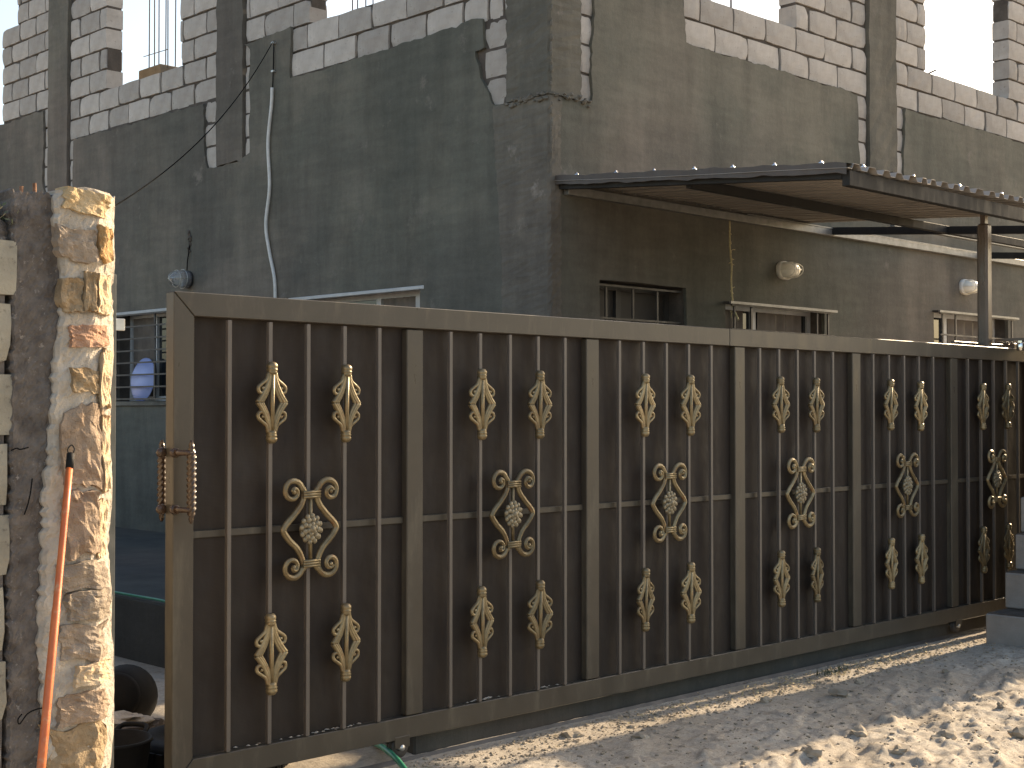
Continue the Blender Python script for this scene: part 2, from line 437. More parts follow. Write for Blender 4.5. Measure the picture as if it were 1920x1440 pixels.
def ragged(pts, step=0.05, amp=0.012, seed=0):
    """densify a closed outline and make its edge uneven"""
    r = random.Random(seed); out = []
    for i, p in enumerate(pts):
        q = pts[(i + 1) % len(pts)]
        a = amp; fixed = len(p) > 2 and p[2] == 0
        if fixed: a = 0.0
        L = math.hypot(q[0] - p[0], q[1] - p[1]); n = max(1, int(L / step)) if a > 0 else 1
        nx, ny = -(q[1] - p[1]) / max(L, 1e-6), (q[0] - p[0]) / max(L, 1e-6)
        drift = 0
        for k in range(n):
            t = k / n
            if k: drift = drift * .6 + r.uniform(-a, a)
            out.append((p[0] + (q[0] - p[0]) * t + nx * drift, p[1] + (q[1] - p[1]) * t + ny * drift))
    return out
def sheet(outer, holes, facade, front, back, fill=0.22, amp=0.004, seed=0):
    """extruded wall sheet with holes; outline in facade (u,z); front/back = distance out of (negative) or into the wall"""
    r = random.Random(seed)
    vs_ = []; es = []
    def loop(L):
        b = len(vs_); n = len(L)
        for p in L: vs_.append(Vector((p[0], p[1])))
        for k in range(n): es.append((b + k, b + (k + 1) % n))
    loop(outer)
    for h_ in holes: loop(h_)
    def inside(x, y, L):
        c = False; j = len(L) - 1
        for i in range(len(L)):
            if (L[i][1] > y) != (L[j][1] > y) and x < (L[j][0] - L[i][0]) * (y - L[i][1]) / (L[j][1] - L[i][1]) + L[i][0]: c = not c
            j = i
        return c
    if fill:
        us = [p[0] for p in outer]; zs = [p[1] for p in outer]
        u = min(us) + fill / 2
        while u < max(us):
            z = min(zs) + fill / 2
            while z < max(zs):
                pu, pz = u + r.uniform(-.3, .3) * fill, z + r.uniform(-.3, .3) * fill
                if inside(pu, pz, outer) and not any(inside(pu, pz, h_) for h_ in holes): vs_.append(Vector((pu, pz)))
                z += fill
            u += fill
    res = geometry.delaunay_2d_cdt(vs_, es, [], 1, 1e-5)
    V, F = res[0], res[2]
    F = [f for f in F if not any(inside(sum(V[i].x for i in f) / 3, sum(V[i].y for i in f) / 3, h_) for h_ in holes)
         and inside(sum(V[i].x for i in f) / 3, sum(V[i].y for i in f) / 3, outer)]
    from collections import Counter
    cnt = Counter()
    for f in F:
        for a, b in zip(f, list(f[1:]) + [f[0]]): cnt[(min(a, b), max(a, b))] += 1
    g = G(); n = len(V); pv = []
    for p in V: pv.append((p.x, p.y, front + float(fbm(p.x * 1.3, p.y * 1.3, seed + 3, 3)) * amp * 2))
    for p in V: pv.append((p.x, p.y, back))
    fs = [tuple(f) for f in F]
    sides = [(a, b, b + n, a + n) for (a, b), c in cnt.items() if c == 1]
    conv = (lambda q: (q[2], q[0], q[1])) if facade == 'L' else (lambda q: (q[0], q[2], q[1]))
    w = [conv(q) for q in pv]
    g.add(w, fs, False); g.f += sides; g.sm += [False] * len(sides)
    if back > 0.1: g.f += [tuple(i + n for i in f) for f in F]; g.sm += [False] * len(F)
    return g

# ------------------------------------------------------------------ the ground
def axis(lo, hi, step, far):
    a = list(np.arange(lo, hi, step)); s = step; x = hi
    while x < far:
        a.append(x); s *= 1.28; x += s
    a.append(far); s = step; x = lo - step
    while x > -far:
        a.insert(0, x); s *= 1.28; x -= s
    a.insert(0, -far)
    return np.array(a)
GX = axis(-4.7, 2.2, 0.017, 400.0); GY = axis(-4.7, -1.85, 0.017, 400.0)
gx, gy = np.meshgrid(GX, GY)
def ground_h(x, y):
    x = np.asarray(x, float); y = np.asarray(y, float)
    ru, rv = x * 0.94 + y * 0.34, -x * 0.34 + y * 0.94           # ruts run a little across the lane
    out = np.clip((-2.75 - y) / 0.7, 0, 1)                        # rougher, churned earth away from the gate
    h = fbm(x * 0.5, y * 0.5, 3, 3) * 0.03
    h = h + fbm(ru * 2.2, rv * 6.5, 11, 4) * (0.016 + 0.022 * out)
    lump = fbm(ru * 7, rv * 15, 21, 3)
    h = h + np.clip(lump - 0.14, 0, 1) * (0.02 + 0.046 * out)
    h = h - np.clip(-lump - 0.22, 0, 1) * 0.03 * out
    h = h + fbm(x * 26, y * 26, 31, 3) * (0.007 + 0.006 * out)
    h = h + fbm(x * 70, y * 70, 41, 2) * 0.0035
    near = np.exp(-((y + 2.16) / 0.16) ** 2)                      # levelled by the gate track
    strip = np.exp(-((y + 2.42) / 0.16) ** 2)
    h = h * (1 - 0.7 * near) * (1 - 0.45 * strip) - 0.012 * near
    far = np.clip((np.hypot(x + 1, y + 3) - 25) / 50, 0, 1)
    return (h - 0.004) * (1 - far)
gz = ground_h(gx, gy)
ny, nx = gx.shape
gv = np.stack([gx, gy, gz], -1).reshape(-1, 3)
idx = np.arange(nx * ny).reshape(ny, nx)
gf = np.stack([idx[:-1, :-1], idx[:-1, 1:], idx[1:, 1:], idx[1:, :-1]], -1).reshape(-1, 4)
me = bpy.data.meshes.new('ground')
me.vertices.add(len(gv)); me.vertices.foreach_set('co', gv.ravel())
me.loops.add(gf.size); me.loops.foreach_set('vertex_index', gf.ravel().astype(np.int32))
me.polygons.add(len(gf)); me.polygons.foreach_set('loop_start', np.arange(0, gf.size, 4, dtype=np.int32))
me.polygons.foreach_set('loop_total', np.full(len(gf), 4, np.int32))
me.update(calc_edges=True); me.validate()
me.polygons.foreach_set('use_smooth', [True] * len(me.polygons))
put_props(link_mesh('ground', me, mat=M['ground']), kind='structure')

ap = G().box(-2.8, -0.03, 0.25, 9.2, -0.2, 0.40, 0.012)
put_props(ap.obj('pavement', M['apron'], org=(-1.4, 4.7, 0)), kind='structure')

put_props(G().box(-3.12, 4.6, -2.112, -1.85, -0.1, 0.085, .01).obj('shade_kerb', M['apron'], org=(0, -1.98, 0)), kind='structure')  # added kerb behind the gate, keeps the gap under it dark

# ------------------------------------------------------------------ the house
house = thing('unfinished_house', (0, 0, 0), 'unfinished grey cement rendered house with bare limestone block upper storey', 'house')
Z0, CO = 4.63, 0.2235
zrow = lambda k: Z0 + CO * k
TOP = 10                                                # block courses above the render line
EX, EY = 9.6, 9.13                                      # far ends of the two facades

# openings: (u0, u1, z0, z1)
WL = [(5.0, 6.3, 1.72, 2.64), (1.43, 3.2, 1.72, 2.62)]
WR = [(0.53, 1.59, 1.55, 2.62), (2.12, 3.62, 1.66, 2.54), (5.62, 7.24, 1.72, 2.64)]
rect = lambda a: [(a[0], a[2]), (a[1], a[2]), (a[1], a[3]), (a[0], a[3])]
def notch_l():
    return [(0.50, 0, 0), (EY + .03, -0.3, 0), (EY + .03, 0, 0), (EY + .03, 5.055), (8.02, 5.05), (8.0, 4.72), (8.02, 4.2), (7.9, 4.0),
            (7.42, 4.0), (7.30, 4.05), (7.29, 4.62), (4.66, 4.61), (4.64, 4.2), (4.58, 3.97), (4.42, 3.95), (3.96, 4.0), (3.86, 4.03), (3.87, 4.6), (3.86, 5.0), (3.95, 5.06), (3.22, 5.09), (3.22, 4.62),
            (2.31, 4.635), (1.0, 4.645), (0.94, 4.67), (0.70, 4.66), (0.68, 4.43), (0.78, 4.42), (0.72, 4.2), (0.58, 3.97), (0.46, 3.95), (0.52, 3.55), (0.40, 2.4), (0.44, 1.0)]
lo = [(p if len(p) > 2 else p) for p in notch_l()]
lo[0] = (0.44, -0.3, 0)
out_l = ragged(lo, 0.05, 0.012, 5)
g = sheet(out_l, [ragged(rect(w), 0.12, 0.005, 9 + i) for i, w in enumerate(WL)], 'L', -0.022, 0.01, 0.2, 0.002, 2)
g.obj('render_coat', M['plaster'], house)
ro = [(0.03, -0.3, 0), (EX, -0.3, 0), (EX, 4.62), (5.09, 4.62), (5.07, 4.3), (5.05, 3.95), (4.9, 3.94), (4.40, 3.95), (4.24, 3.96), (4.22, 4.3), (4.20, 4.62), (1.60, 4.64), (1.57, 4.9), (1.58, 6.9, 0), (0.51, 6.9), (0.47, 4.5), (0.44, 4.2), (0.45, 3.97), (0.29, 3.95), (0.06, 3.96), (0.03, 3.2)]
out_r = ragged(ro, 0.05, 0.012, 6)
g = sheet(out_r, [ragged(rect(w), 0.12, 0.005, 19 + i) for i, w in enumerate(WR)], 'R', -0.022, 0.01, 0.2, 0.0, 4)
g.obj('render_coat', M['plaster'], house)
# structural walls behind the render
g = sheet([(0.02, -0.3), (EY - .02, -0.3), (EY - .02, zrow(0) + .02), (0.02, zrow(0) + .02)], [rect(w) for w in WL], 'L', 0.009, 0.2, 0, 0, 1)
g.obj('wall', M['wallcore'], house)
g = sheet([(0.02, -0.3), (EX - .02, -0.3), (EX - .02, zrow(0) + .02), (0.02, zrow(0) + .02)], [rect(w) for w in WR], 'R', 0.014, 0.202, 0, 0, 1)
g.obj('wall', M['wallcore'], house)
G().box(EX - .22, EX - .02, 0.21, EY - .03, -0.3, 4.62).obj('rear_wall', M['wallcore'], house)
G().box(0.21, EX - .23, EY - .22, EY - .03, -0.3, 4.62).obj('rear_wall', M['wallcore'], house)
G().box(0.205, EX - .225, 0.205, EY - .225, 4.05, 4.22).obj('roof_slab', M['column'], house)

# rough concrete columns
def column(u0, u1, z0, z1, facade, proud, name='column', mat='column', n=26, amp=0.006, seed=0):
    r = random.Random(seed); g = G(); nu = 5; vs_ = []
    for j in range(n + 1):
        z = z0 + (z1 - z0) * j / n
        for i in range(nu + 1):
            u = u0 + (u1 - u0) * i / nu
            if i in (0, nu): u += r.uniform(-amp, amp) * 1.6
            dd = -proud + r.uniform(-amp, amp) * .7 + (0.004 if i in (0, nu) else 0)
            if j == 0: z_ = z + r.uniform(-.02, .02)
            else: z_ = z
            vs_.append((dd, u, z_) if facade == 'L' else (u, dd, z_))
    fs = [(j * (nu + 1) + i, j * (nu + 1) + i + 1, (j + 1) * (nu + 1) + i + 1, (j + 1) * (nu + 1) + i) for j in range(n) for i in range(nu)]
    b = len(vs_)
    ring = [i for i in range(nu + 1)] + [j * (nu + 1) + nu for j in range(1, n + 1)] + [n * (nu + 1) + i for i in range(nu - 1, -1, -1)] + [j * (nu + 1) for j in range(n - 1, 0, -1)]
    for q in ring:
        p = vs_[q]; vs_.append((0.19, p[1], p[2]) if facade == 'L' else (p[0], 0.19, p[2]))
    k_ = len(ring)
    fs += [(ring[k], b + k, b + (k + 1) % k_, ring[(k + 1) % k_]) for k in range(k_)]
    g.add(vs_, fs); return g.obj(name, M[mat], house)
ZT = zrow(TOP) + .1
column(7.425, 7.89, 3.96, ZT, 'L', 0.03, seed=1)
column(3.975, 4.42, 3.97, ZT, 'L', 0.03, seed=2)
column(4.41, 4.91, 3.94, ZT, 'R', 0.03, seed=3)
# corner column and the scraped band below it
g = G()
def corner(z0, z1, yl, xr, proud, seed, n, amp, name, mat):
    r = random.Random(seed); vs_ = []; prof = []
    for j in range(n + 1):
        z = z0 + (z1 - z0) * j / n
        L = yl(z) + r.uniform(-amp, amp) * 1.5; Rr_ = xr(z) + r.uniform(-amp, amp) * 1.5
        row = []
        for k in range(7):
            t = k / 6; row.append((-proud + r.uniform(-amp, amp) * .6, L * (1 - t) + (-proud + .02) * t))
        row.append((-proud + .016 + r.uniform(-amp, amp), -proud + .004 + r.uniform(-amp, amp)))
        for k in range(4):
            t = k / 3; row.append(((-proud + .03) * (1 - t) + Rr_ * t, -proud + r.uniform(-amp, amp) * .6))
        row = [(0.15, L)] + row + [(Rr_, 0.15)]
        for x, y in row: vs_.append((x, y, z))
    w = 14 - 1
    w = len(row)
    fs = [(j * w + i, j * w + i + 1, (j + 1) * w + i + 1, (j + 1) * w + i) for j in range(n) for i in range(w - 1)]
    fs.append(tuple(range(w))); fs.append(tuple(n * w + k for k in range(w)))
    G().add(vs_, fs).obj(name, M[mat], house)
corner(3.96, ZT, lambda z: 0.42, lambda z: 0.31, 0.035, 4, 90, 0.007, 'corner_column', 'column')
corner(-0.2, 3.955, lambda z: 0.525 + 0.05 * math.sin(z * 1.9), lambda z: 0.10, 0.028, 8, 150, 0.006, 'scraped_corner_band', 'cornerband')
# broken concrete lip under the corner column
r = random.Random(40)
lip = G()
for i in range(70):
    if i < 46: p = Vector((-0.035, r.uniform(-0.02, 0.44), 3.955 + r.gauss(0, .022)))
    else: p = Vector((r.uniform(0.0, 0.44), -0.035, 3.955 + r.gauss(0, .018)))
    bm = bmesh.new(); bmesh.ops.create_icosphere(bm, subdivisions=1, radius=r.uniform(.008, .024))
    for q in bm.verts: q.co = p + Vector((q.co.x * .8, q.co.y * 1.2, q.co.z * .8)) * r.uniform(.7, 1.3)
    lip.bm(bm)
for i in range(34):                                   # ragged fins of set grout down the corner edge
    z = r.choice([r.uniform(3.45, 3.9), r.uniform(3.98, 4.7)])
    bm = bmesh.new(); bmesh.ops.create_icosphere(bm, subdivisions=1, radius=r.uniform(.006, .014))
    p = Vector((-0.022, -0.040 - r.uniform(0, .012), z))
    for q in bm.verts: q.co = p + Vector((q.co.x, q.co.y, q.co.z * r.uniform(1.5, 3.2)))
    lip.bm(bm)
lo_ = lip.obj('broken_concrete_lip', M['cornerband'], house); lo_['kind'] = 'stuff'

# limestone blocks, laid in running bond
seed = [100]
def lay(facade, u0, u1, k0, k1, joints0, joints1, mat='block', skip=None, deep=0.2):
    for k in range(k0, k1):
        js = joints0 if k % 2 == 0 else joints1
        cuts = [u0] + sorted(j for j in js if u0 + .05 < j < u1 - .05) + [u1]
        for a, b in zip(cuts[:-1], cuts[1:]):
            if skip and skip((a + b) / 2, zrow(k) + .1): continue
            seed[0] += 1; r = random.Random(seed[0])
            jw = 0.008 + r.choice([0, 0, 0, .004, .012])
            g = rough_block(b - a - 2 * jw + .004, CO - 0.017, deep, seed[0], 0.005)
            pv = rot_block(g, facade, a + jw - .002, zrow(k) + 0.008 + r.uniform(-.002, .002)); g.v = pv
            org = ((0.0, (a + b) / 2, zrow(k)) if facade == 'L' else ((a + b) / 2, 0.0, zrow(k)))
            off = r.uniform(-.004, .006)
            g.v = [((p[0] + off, p[1], p[2]) if facade == 'L' else (p[0], p[1] + off, p[2])) for p in g.v]
            g.obj('block', M[mat], house, org)
def core(facade, u0, u1, z0, z1, d0=0.024, d1=0.186):
    g = G()
    if facade == 'L': g.box(d0, d1, u0, u1, z0, z1)
    else: g.box(u0, u1, d0, d1, z0, z1)
    g.obj('mortar_bed', M['wallcore'], house)
seq = lambda a, p, n: [a + p * i for i in range(-n, n)]
J0, J1 = seq(6.98, .4225, 30), seq(7.185, .4225, 30)
# left facade, far end to column A
lay('L', 7.895, 9.13, 2, 7, J0, J1)
lay('L', 7.895, 8.76, 7, TOP, J0, J1)
core('L', 7.9, 9.115, zrow(0) + .025, zrow(7) - .004); core('L', 7.9, 8.745, zrow(7) - .002, zrow(TOP) - .01)
# column A to opening, sill, pier before column B
lay('L', 6.60, 7.42, 2, TOP, J0, J1); core('L', 6.615, 7.42, zrow(2), zrow(TOP) - .01)
lay('L', 4.425, 7.42, 0, 2, J0, J1); core('L', 4.42, 7.42, zrow(0) + .025, zrow(2) - .006)
lay('L', 4.425, 5.13, 2, TOP, J0, J1); core('L', 4.42, 5.115, zrow(2), zrow(TOP) - .01)
# column B to corner
C0, C1 = seq(3.21, .455, 12), seq(3.0, .455, 12)
lay('L', 2.95, 3.97, 2, TOP, C0, C1); core('L', 2.965, 3.97, zrow(2), zrow(TOP) - .01)
lay('L', 0.425, 3.235, 0, 2, C0 + [0.66], C1 + [0.70]); core('L', 0.42, 3.97, zrow(0) + .025, zrow(2) - .006)
lay('L', 0.425, 1.40, 2, TOP, C0, C1); core('L', 0.42, 1.385, zrow(2), zrow(TOP) - .01)
# blocks laid bare beside the columns, below the render line
for a, b in ((0.425, 0.70), (4.425, 4.68), (7.30, 7.42), (7.895, 8.03)): lay('L', a, b, -3, 0, [], [], deep=.012)
lay('L', 3.85, 3.97, -3, 2, [], [], deep=.012)
lay('L', 7.895, 8.03, 0, 2, [], [], deep=.012)
# right facade
R0, R1 = seq(2.025, .4665, 20), seq(1.82, .4675, 20)
S0, S1 = seq(5.38, .478, 20), seq(5.18, .478, 20)
lay('R', 1.59, 4.405, 0, 2, R0, R1); core('R', 0.32, 4.41, zrow(0) + .025, zrow(2) - .006)
lay('R', 1.59, 1.85, 2, TOP, [], []); core('R', 0.32, 1.835, zrow(2), zrow(TOP) - .01)
lay('R', 3.22, 4.405, 2, TOP, R0, R1); core('R', 3.235, 4.41, zrow(2), zrow(TOP) - .01)
lay('R', 4.915, EX, 0, 2, S0, S1); core('R', 4.91, EX - .015, zrow(0) + .025, zrow(2) - .006)
lay('R', 4.915, 5.55, 2, TOP, S0, S1); core('R', 4.91, 5.535, zrow(2), zrow(TOP) - .01)
lay('R', 7.36, 8.6, 2, TOP, S0, S1); core('R', 7.375, 8.59, zrow(2), zrow(TOP) - .01)
lay('R', 0.315, 0.49, -3, 5, [], [], deep=.012)
for a, b in ((4.20, 4.405), (4.915, 5.10)): lay('R', a, b, -3, 0, [], [], deep=.012)

# windows: frame (part) > pane, curtain, sill, bar
def window(facade, w, grille, nbar_h, vbars, sash, top_rail=True, recess=0.13, frame_mat='alu', proj=0.0, curtain=None, pane='glass'):
    u0, u1, z0, z1 = w
    def B(g, ua, ub, da, db, za, zb, ch=0.0):
        if facade == 'L': g.box(da, db, ua, ub, za, zb, ch)
        else: g.box(ua, ub, da, db, za, zb, ch)
    org = (0, (u0 + u1) / 2, z0) if facade == 'L' else ((u0 + u1) / 2, 0, z0)
    g = G(); t = 0.05
    B(g, u0 - .004, u0 + t, recess, recess + .05, z0, z1); B(g, u1 - t, u1 + .004, recess, recess + .05, z0, z1)
    B(g, u0 + t, u1 - t, recess + .001, recess + .049, z1 - t, z1 + .004); B(g, u0 + t, u1 - t, recess + .001, recess + .049, z0 - .004, z0 + t)
    for s_ in sash: B(g, s_ - .03, s_ + .03, recess - .008, recess + .045, z0 + t, z1 - t)
    wo_ = g.obj('window', M[frame_mat], house, org)
    g = G(); B(g, u0 + t - .01, u1 - t + .01, recess + .022, recess + .028, z0 + t - .01, z1 - t + .01)
    g.obj('pane', M[pane], wo_)
    if curtain:
        for ca, cb in curtain:
            g = G(); n = 14; vs_ = []
            for k in range(n + 1):
                u = ca + (cb - ca) * k / n; d_ = recess - .001 + .012 * math.sin(k * 2.3)
                for z in (z0 + t, z1 - t): vs_.append((d_ + .012, u, z) if facade == 'L' else (u, d_ + .012, z))
            g.add(vs_, [(2 * k, 2 * k + 2, 2 * k + 3, 2 * k + 1) for k in range(n)], True); g.obj('curtain', M['curtain'], wo_)
    g = G(); B(g, u0 - .04, u1 + .04, -.05, recess - .002, z0 - .05, z0 - .006, .006); g.obj('sill', M['cornerband'], wo_)
    if grille:
        a, b = (u0 - .02, u1 + .02) if proj > 0 else (u0 + .01, u1 - .01)
        d = -proj if proj > 0 else 0.03
        zb, zt = (z0 + .02, z1 - .03)
        for k in range(nbar_h):
            z = zb + (zt - zb) * k / (nbar_h - 1)
            g = G(); B(g, a, b, d - .008, d + .008, z - .008, z + .008); g.obj('bar', M['darksteel'], wo_)
        for s_ in vbars:
            g = G(); B(g, s_ - .010, s_ + .010, d + .0085, d + .022, zb, zt); g.obj('bar', M['darksteel'], wo_)
        if proj > 0:
            for u in (a, b):
                for z in (zb, zt):
                    g = G(); B(g, u - .009, u + .009, d + .01, 0.02, z - .009 + .02, z + .009 + .02); g.obj('bracket', M['darksteel'], wo_)
    if top_rail:
        g = G(); B(g, u0 - .05, u1 + .03, -.03, -.001 + .02, z1 - .018, z1 + .012, .004); g.obj('head_rail', M['alu'], wo_)
    return wo_
window('L', WL[0], True, 8, (6.25, 5.48, 5.12), (5.77,), proj=0.07, curtain=[(5.8, 6.25)])
window('L', WL[1], False, 0, (), (2.13, 1.62), curtain=[(1.66, 2.1)])
window('R', WR[0], True, 5, (0.68, 1.0, 1.3), (0.95,), top_rail=False, recess=0.16, frame_mat='darksteel', pane='shutter')
window('R', WR[1], True, 5, (2.16, 2.40, 3.40, 3.58), (2.72,), proj=0.10, top_rail=False, curtain=[(2.2, 2.6), (2.8, 3.5)])
window('R', WR[2], True, 5, (5.68, 5.95, 6.75, 7.2), (6.12,), proj=0.10, top_rail=False, curtain=[(6.2, 7.1)])
for w in WR[1:]:
    G().box(w[0] - .06, w[1] + .06, -.125, -.105, w[3] - .025, w[3] - .003).obj('grille_head_bar', M['purlin'], house)
# crumbled patch in the render above the round lamp
r = random.Random(3)
g = G()
for i in range(26):
    p = Vector((-0.026, 4.88 + r.gauss(0, .018), 3.30 + r.gauss(0, .05)))
    bm = bmesh.new(); bmesh.ops.create_icosphere(bm, subdivisions=1, radius=r.uniform(.008, .018))
    for q in bm.verts: q.co = p + q.co * r.uniform(.6, 1.3)
    g.bm(bm)
p_ = g.obj('crumbled_render_patch', M['wallcore'], house); p_['kind'] = 'stuff'

# stub columns and starter bars on the roof slab
def starter(cx, cy, zb, ys, label):
    t = thing('stub_column', (cx, cy, 4.22), label, 'stub column', 'stub columns with starter bars on the roof slab')
    G().box(cx - .16, cx + .16, cy - .24, cy + .24, 4.221, zb, .01).obj('stub', M['column'], t)
    for k, dy in enumerate(ys):
        lean = random.Random(k).uniform(-.02, .02)
        G().tube([(cx + (.09 if k % 2 else -.09), cy + dy, zb - .05), (cx + (.09 if k % 2 else -.09), cy + dy + lean, zb + 2.6)], 0.008, 6).obj('starter_bar', M['rebar_grey'], t)
    G().tube([(cx - .1, cy + ys[0] - .02, zb + .16), (cx - .1, cy + ys[-1] + .02, zb + .17)], 0.005, 5).obj('stirrup', M['rebar_grey'], t)
starter(1.0, 7.16, 5.555, (-.29, -.15, 0.0, .06, .12, .21), 'cluster of thin steel bars rising from a stub column seen through the far left opening')
starter(2.5, 5.35, 5.72, (-.18, -.08, .06, .2), 'thin steel bars on a stub column behind the low block sill beside the corner')
starter(5.65, 2.6, 5.70, (-.15, .0, .15), 'thin steel bars on a stub column behind the right facade opening')

# ------------------------------------------------------------------ canopy on the right facade
can = thing('canopy', (0.1, 0, 3.2), 'brown corrugated steel canopy on dark box beams fixed to the right facade', 'canopy')
ztop = lambda y: 3.315 + 0.085 * y                      # frame top, falling outwards
def beam_y(x, w, y0, y1, h, name='rafter', dz=0, mat='canopysteel'):
    g = G(); za, zb = ztop(y0) + dz, ztop(y1) + dz
    g.add([(x - w / 2, y0, za - h), (x + w / 2, y0, za - h), (x + w / 2, y0, za), (x - w / 2, y0, za),
           (x - w / 2, y1, zb - h), (x + w / 2, y1, zb - h), (x + w / 2, y1, zb), (x - w / 2, y1, zb)],
          [(0, 1, 2, 3), (4, 7, 6, 5), (0, 4, 5, 1), (1, 5, 6, 2), (2, 6, 7, 3), (3, 7, 4, 0)])
    g.obj(name, M[mat], can)
def beam_x(y, x0, x1, h, w=.05, name='purlin', dz=0, mat='canopysteel'):
    z = ztop(y) + dz; G().box(x0, x1, y - w / 2, y + w / 2, z - h, z, .003).obj(name, M[mat], can)
beam_y(0.10, .05, -0.03, -2.44, .05)
beam_y(3.70, .06, -0.05, -2.44, .065, dz=-.005)
beam_y(6.6, .06, -0.05, -2.44, .065, dz=-.005)
beam_x(-2.47, 0.075, 8.4, .095, .055, 'front_beam')
beam_x(-1.2, 0.13, 8.4, .065, dz=-.003)
beam_x(-0.65, 3.74, 8.4, .05, dz=.052, mat='purlin')
G().box(0.13, 8.4, -.075, -.024, 3.225, 3.29, .004).obj('wall_purlin', M['purlin'], can)
G().box(2.35, 8.4, -.085, -.0755, 3.29, 3.298).obj('purlin_lip', M['purlin'], can)
# trapezoidal roof sheet, ribs running outwards
prof = []; x = 0.03; k = 0
while x < 3.30:
    prof += [(x, 0), (x + .055, 0), (x + .075, .034), (x + .135, .034)]; x += .155; k += 1
g = G(); vs_ = []; ysl = [0.0 - .024] + [-.25 * i for i in range(1, 10)] + [-2.53]
rr_ = random.Random(5)
for th in (0, .0025):
    for y in ysl:
        for px, pz in prof:
            sag = .012 * math.sin(px * 5 + y * 2) + .006 * math.sin(px * 13)
            rise = 0.045 * max(0, (px - .4) / 2.9) * (-y / 2.5)
            vs_.append((px, y + (sag * 1.2 if y < -2.5 else 0), ztop(y) + .006 + pz + rise + th + sag * .35))
n = len(prof); m_ = len(ysl)
fs = [(j * n + i, j * n + i + 1, (j + 1) * n + i + 1, (j + 1) * n + i) for j in range(m_ - 1) for i in range(n - 1)]
o2 = n * m_
fs += [tuple(q + o2 for q in f)[::-1] for f in fs]
fs += [((m_ - 1) * n + i, (m_ - 1) * n + i + 1, o2 + (m_ - 1) * n + i + 1, o2 + (m_ - 1) * n + i) for i in range(n - 1)]
fs += [(j * n, (j + 1) * n, o2 + (j + 1) * n, o2 + j * n) for j in range(m_ - 1)]
g.add(vs_, fs); g.obj('roof_sheet', M['sheetbrown'], can)
# edge flashing and bright screws
g = G(); vs_ = []; ye = [-.024 - .0774 * q for q in range(33)]
for q, y in enumerate(ye):
    z = ztop(y) + .004 * math.sin(q * 1.1) + .003 * math.sin(q * 2.7); dx = .004 * math.sin(q * .9)
    vs_ += [(0.035 + dx, y, z - .022 + .003 * math.sin(q * 1.9)), (0.035 + dx, y, z + .046), (0.11, y, z + .05), (0.11, y, z + .046), (0.039 + dx, y, z + .042), (0.039 + dx, y, z - .022)]
g.add(vs_, [(q * 6 + k, q * 6 + (k + 1) % 6, q * 6 + 6 + (k + 1) % 6, q * 6 + 6 + k) for q in range(32) for k in range(6)]); g.obj('edge_flashing', M['flash'], can)
for y in (-.22, -.6, -.95, -1.3, -1.62, -1.95, -2.3):
    z = ztop(y) + .049
    G().lathe([(0.0, .018), (.009, .016), (.011, .006), (.017, .004), (.017, 0)], (0.06, y, z), 'Z', 10).obj('screw', M['chrome'], can)
for i in range(5):
    xx = 0.265 + .62 * i; y = -2.46; z = ztop(y) + .006 + .034 + 0.045 * max(0, (xx - .4) / 2.9) + .003
    xx = 0.03 + .155 * (4 * i + 1) + .105
    G().lathe([(0.0, .018), (.009, .016), (.011, .006), (.017, .004), (.017, 0)], (xx, y, z + .004), 'Z', 10).obj('screw', M['chrome'], can)
# post behind the gate
G().box(2.84, 2.93, -2.0, -1.91, -0.1, ztop(-1.95) - .066, .016).obj('post', M['bronze_post'], can)
G().box(2.86, 2.91, -1.975, -1.935, ztop(-1.95) - .066, ztop(-1.95) + .008).obj('post_head', M['bronze_post'], can)
G().box(2.5, 4.4, -1.905, -1.87, 2.06, 2.155, .004).obj('tie_rail', M['bronze_post'], can)

pt = thing('yard_partition', (3.12, -1.05, 0), 'brown sheet steel partition across the yard behind the far end of the gate', 'partition')
G().box(3.10, 3.104, -2.09, -.06, 0.02, 2.13).obj('sheet', M['bronze_post'], pt)
for y_ in (-2.07, -1.05, -.09): G().box(3.105, 3.145, y_ - .02, y_ + .02, -.05, 2.15, .002).obj('post', M['bronze_post'], pt)
G().box(3.105, 3.145, -2.049, -1.071, 2.10, 2.145, .002).obj('rail', M['bronze_post'], pt)
G().box(3.105, 3.145, -1.029, -.111, 2.10, 2.145, .002).obj('rail', M['bronze_post'], pt)

# ------------------------------------------------------------------ sliding gate
GY = -2.19                                              # front face of the frame
gate = thing('sliding_gate', (-0.5, GY + .03, 0), 'long brown sheet steel sliding gate with gold scroll ornaments', 'gate')
def gbox(name, x0, x1, y0, y1, z0, z1, mat='gate_frame', ch=.004, parent=None):
    return G().box(x0, x1, y0, y1, z0, z1, ch).obj(name, M[mat], parent or gate, ((x0 + x1) / 2, (y0 + y1) / 2, (z0 + z1) / 2))
XL, XR = -4.47, 3.55
# mitred frame: rails are prisms with 45 degree ends
def mitre(name, pts):
    g = G(); n = len(pts)
    g.add([(p[0], GY, p[1]) for p in pts] + [(p[0], GY + .06, p[1]) for p in pts],
          [tuple(range(n)), tuple(range(n, 2 * n))[::-1]] + [(k, (k + 1) % n, n + (k + 1) % n, n + k) for k in range(n)])
    bm = bmesh.new(); me = g.mesh('t'); bm.from_mesh(me); bmesh.ops.bevel(bm, geom=bm.edges[:], offset=.003, segments=1, affect='EDGES')
    g2 = G().bm(bm); bpy.data.meshes.remove(me)
    c = (sum(p[0] for p in pts) / n, GY, sum(p[1] for p in pts) / n)
    return g2.obj(name, M['gate_frame'], gate, c)
mitre('top_rail', [(XL + .001, 2.105), (XL + .099, 2.007), (-0.742, 2.003), (-0.742, 2.105)])
mitre('top_rail', [(-0.739, 2.105), (-0.739, 2.002), (XR, 2.0), (XR, 2.1)])
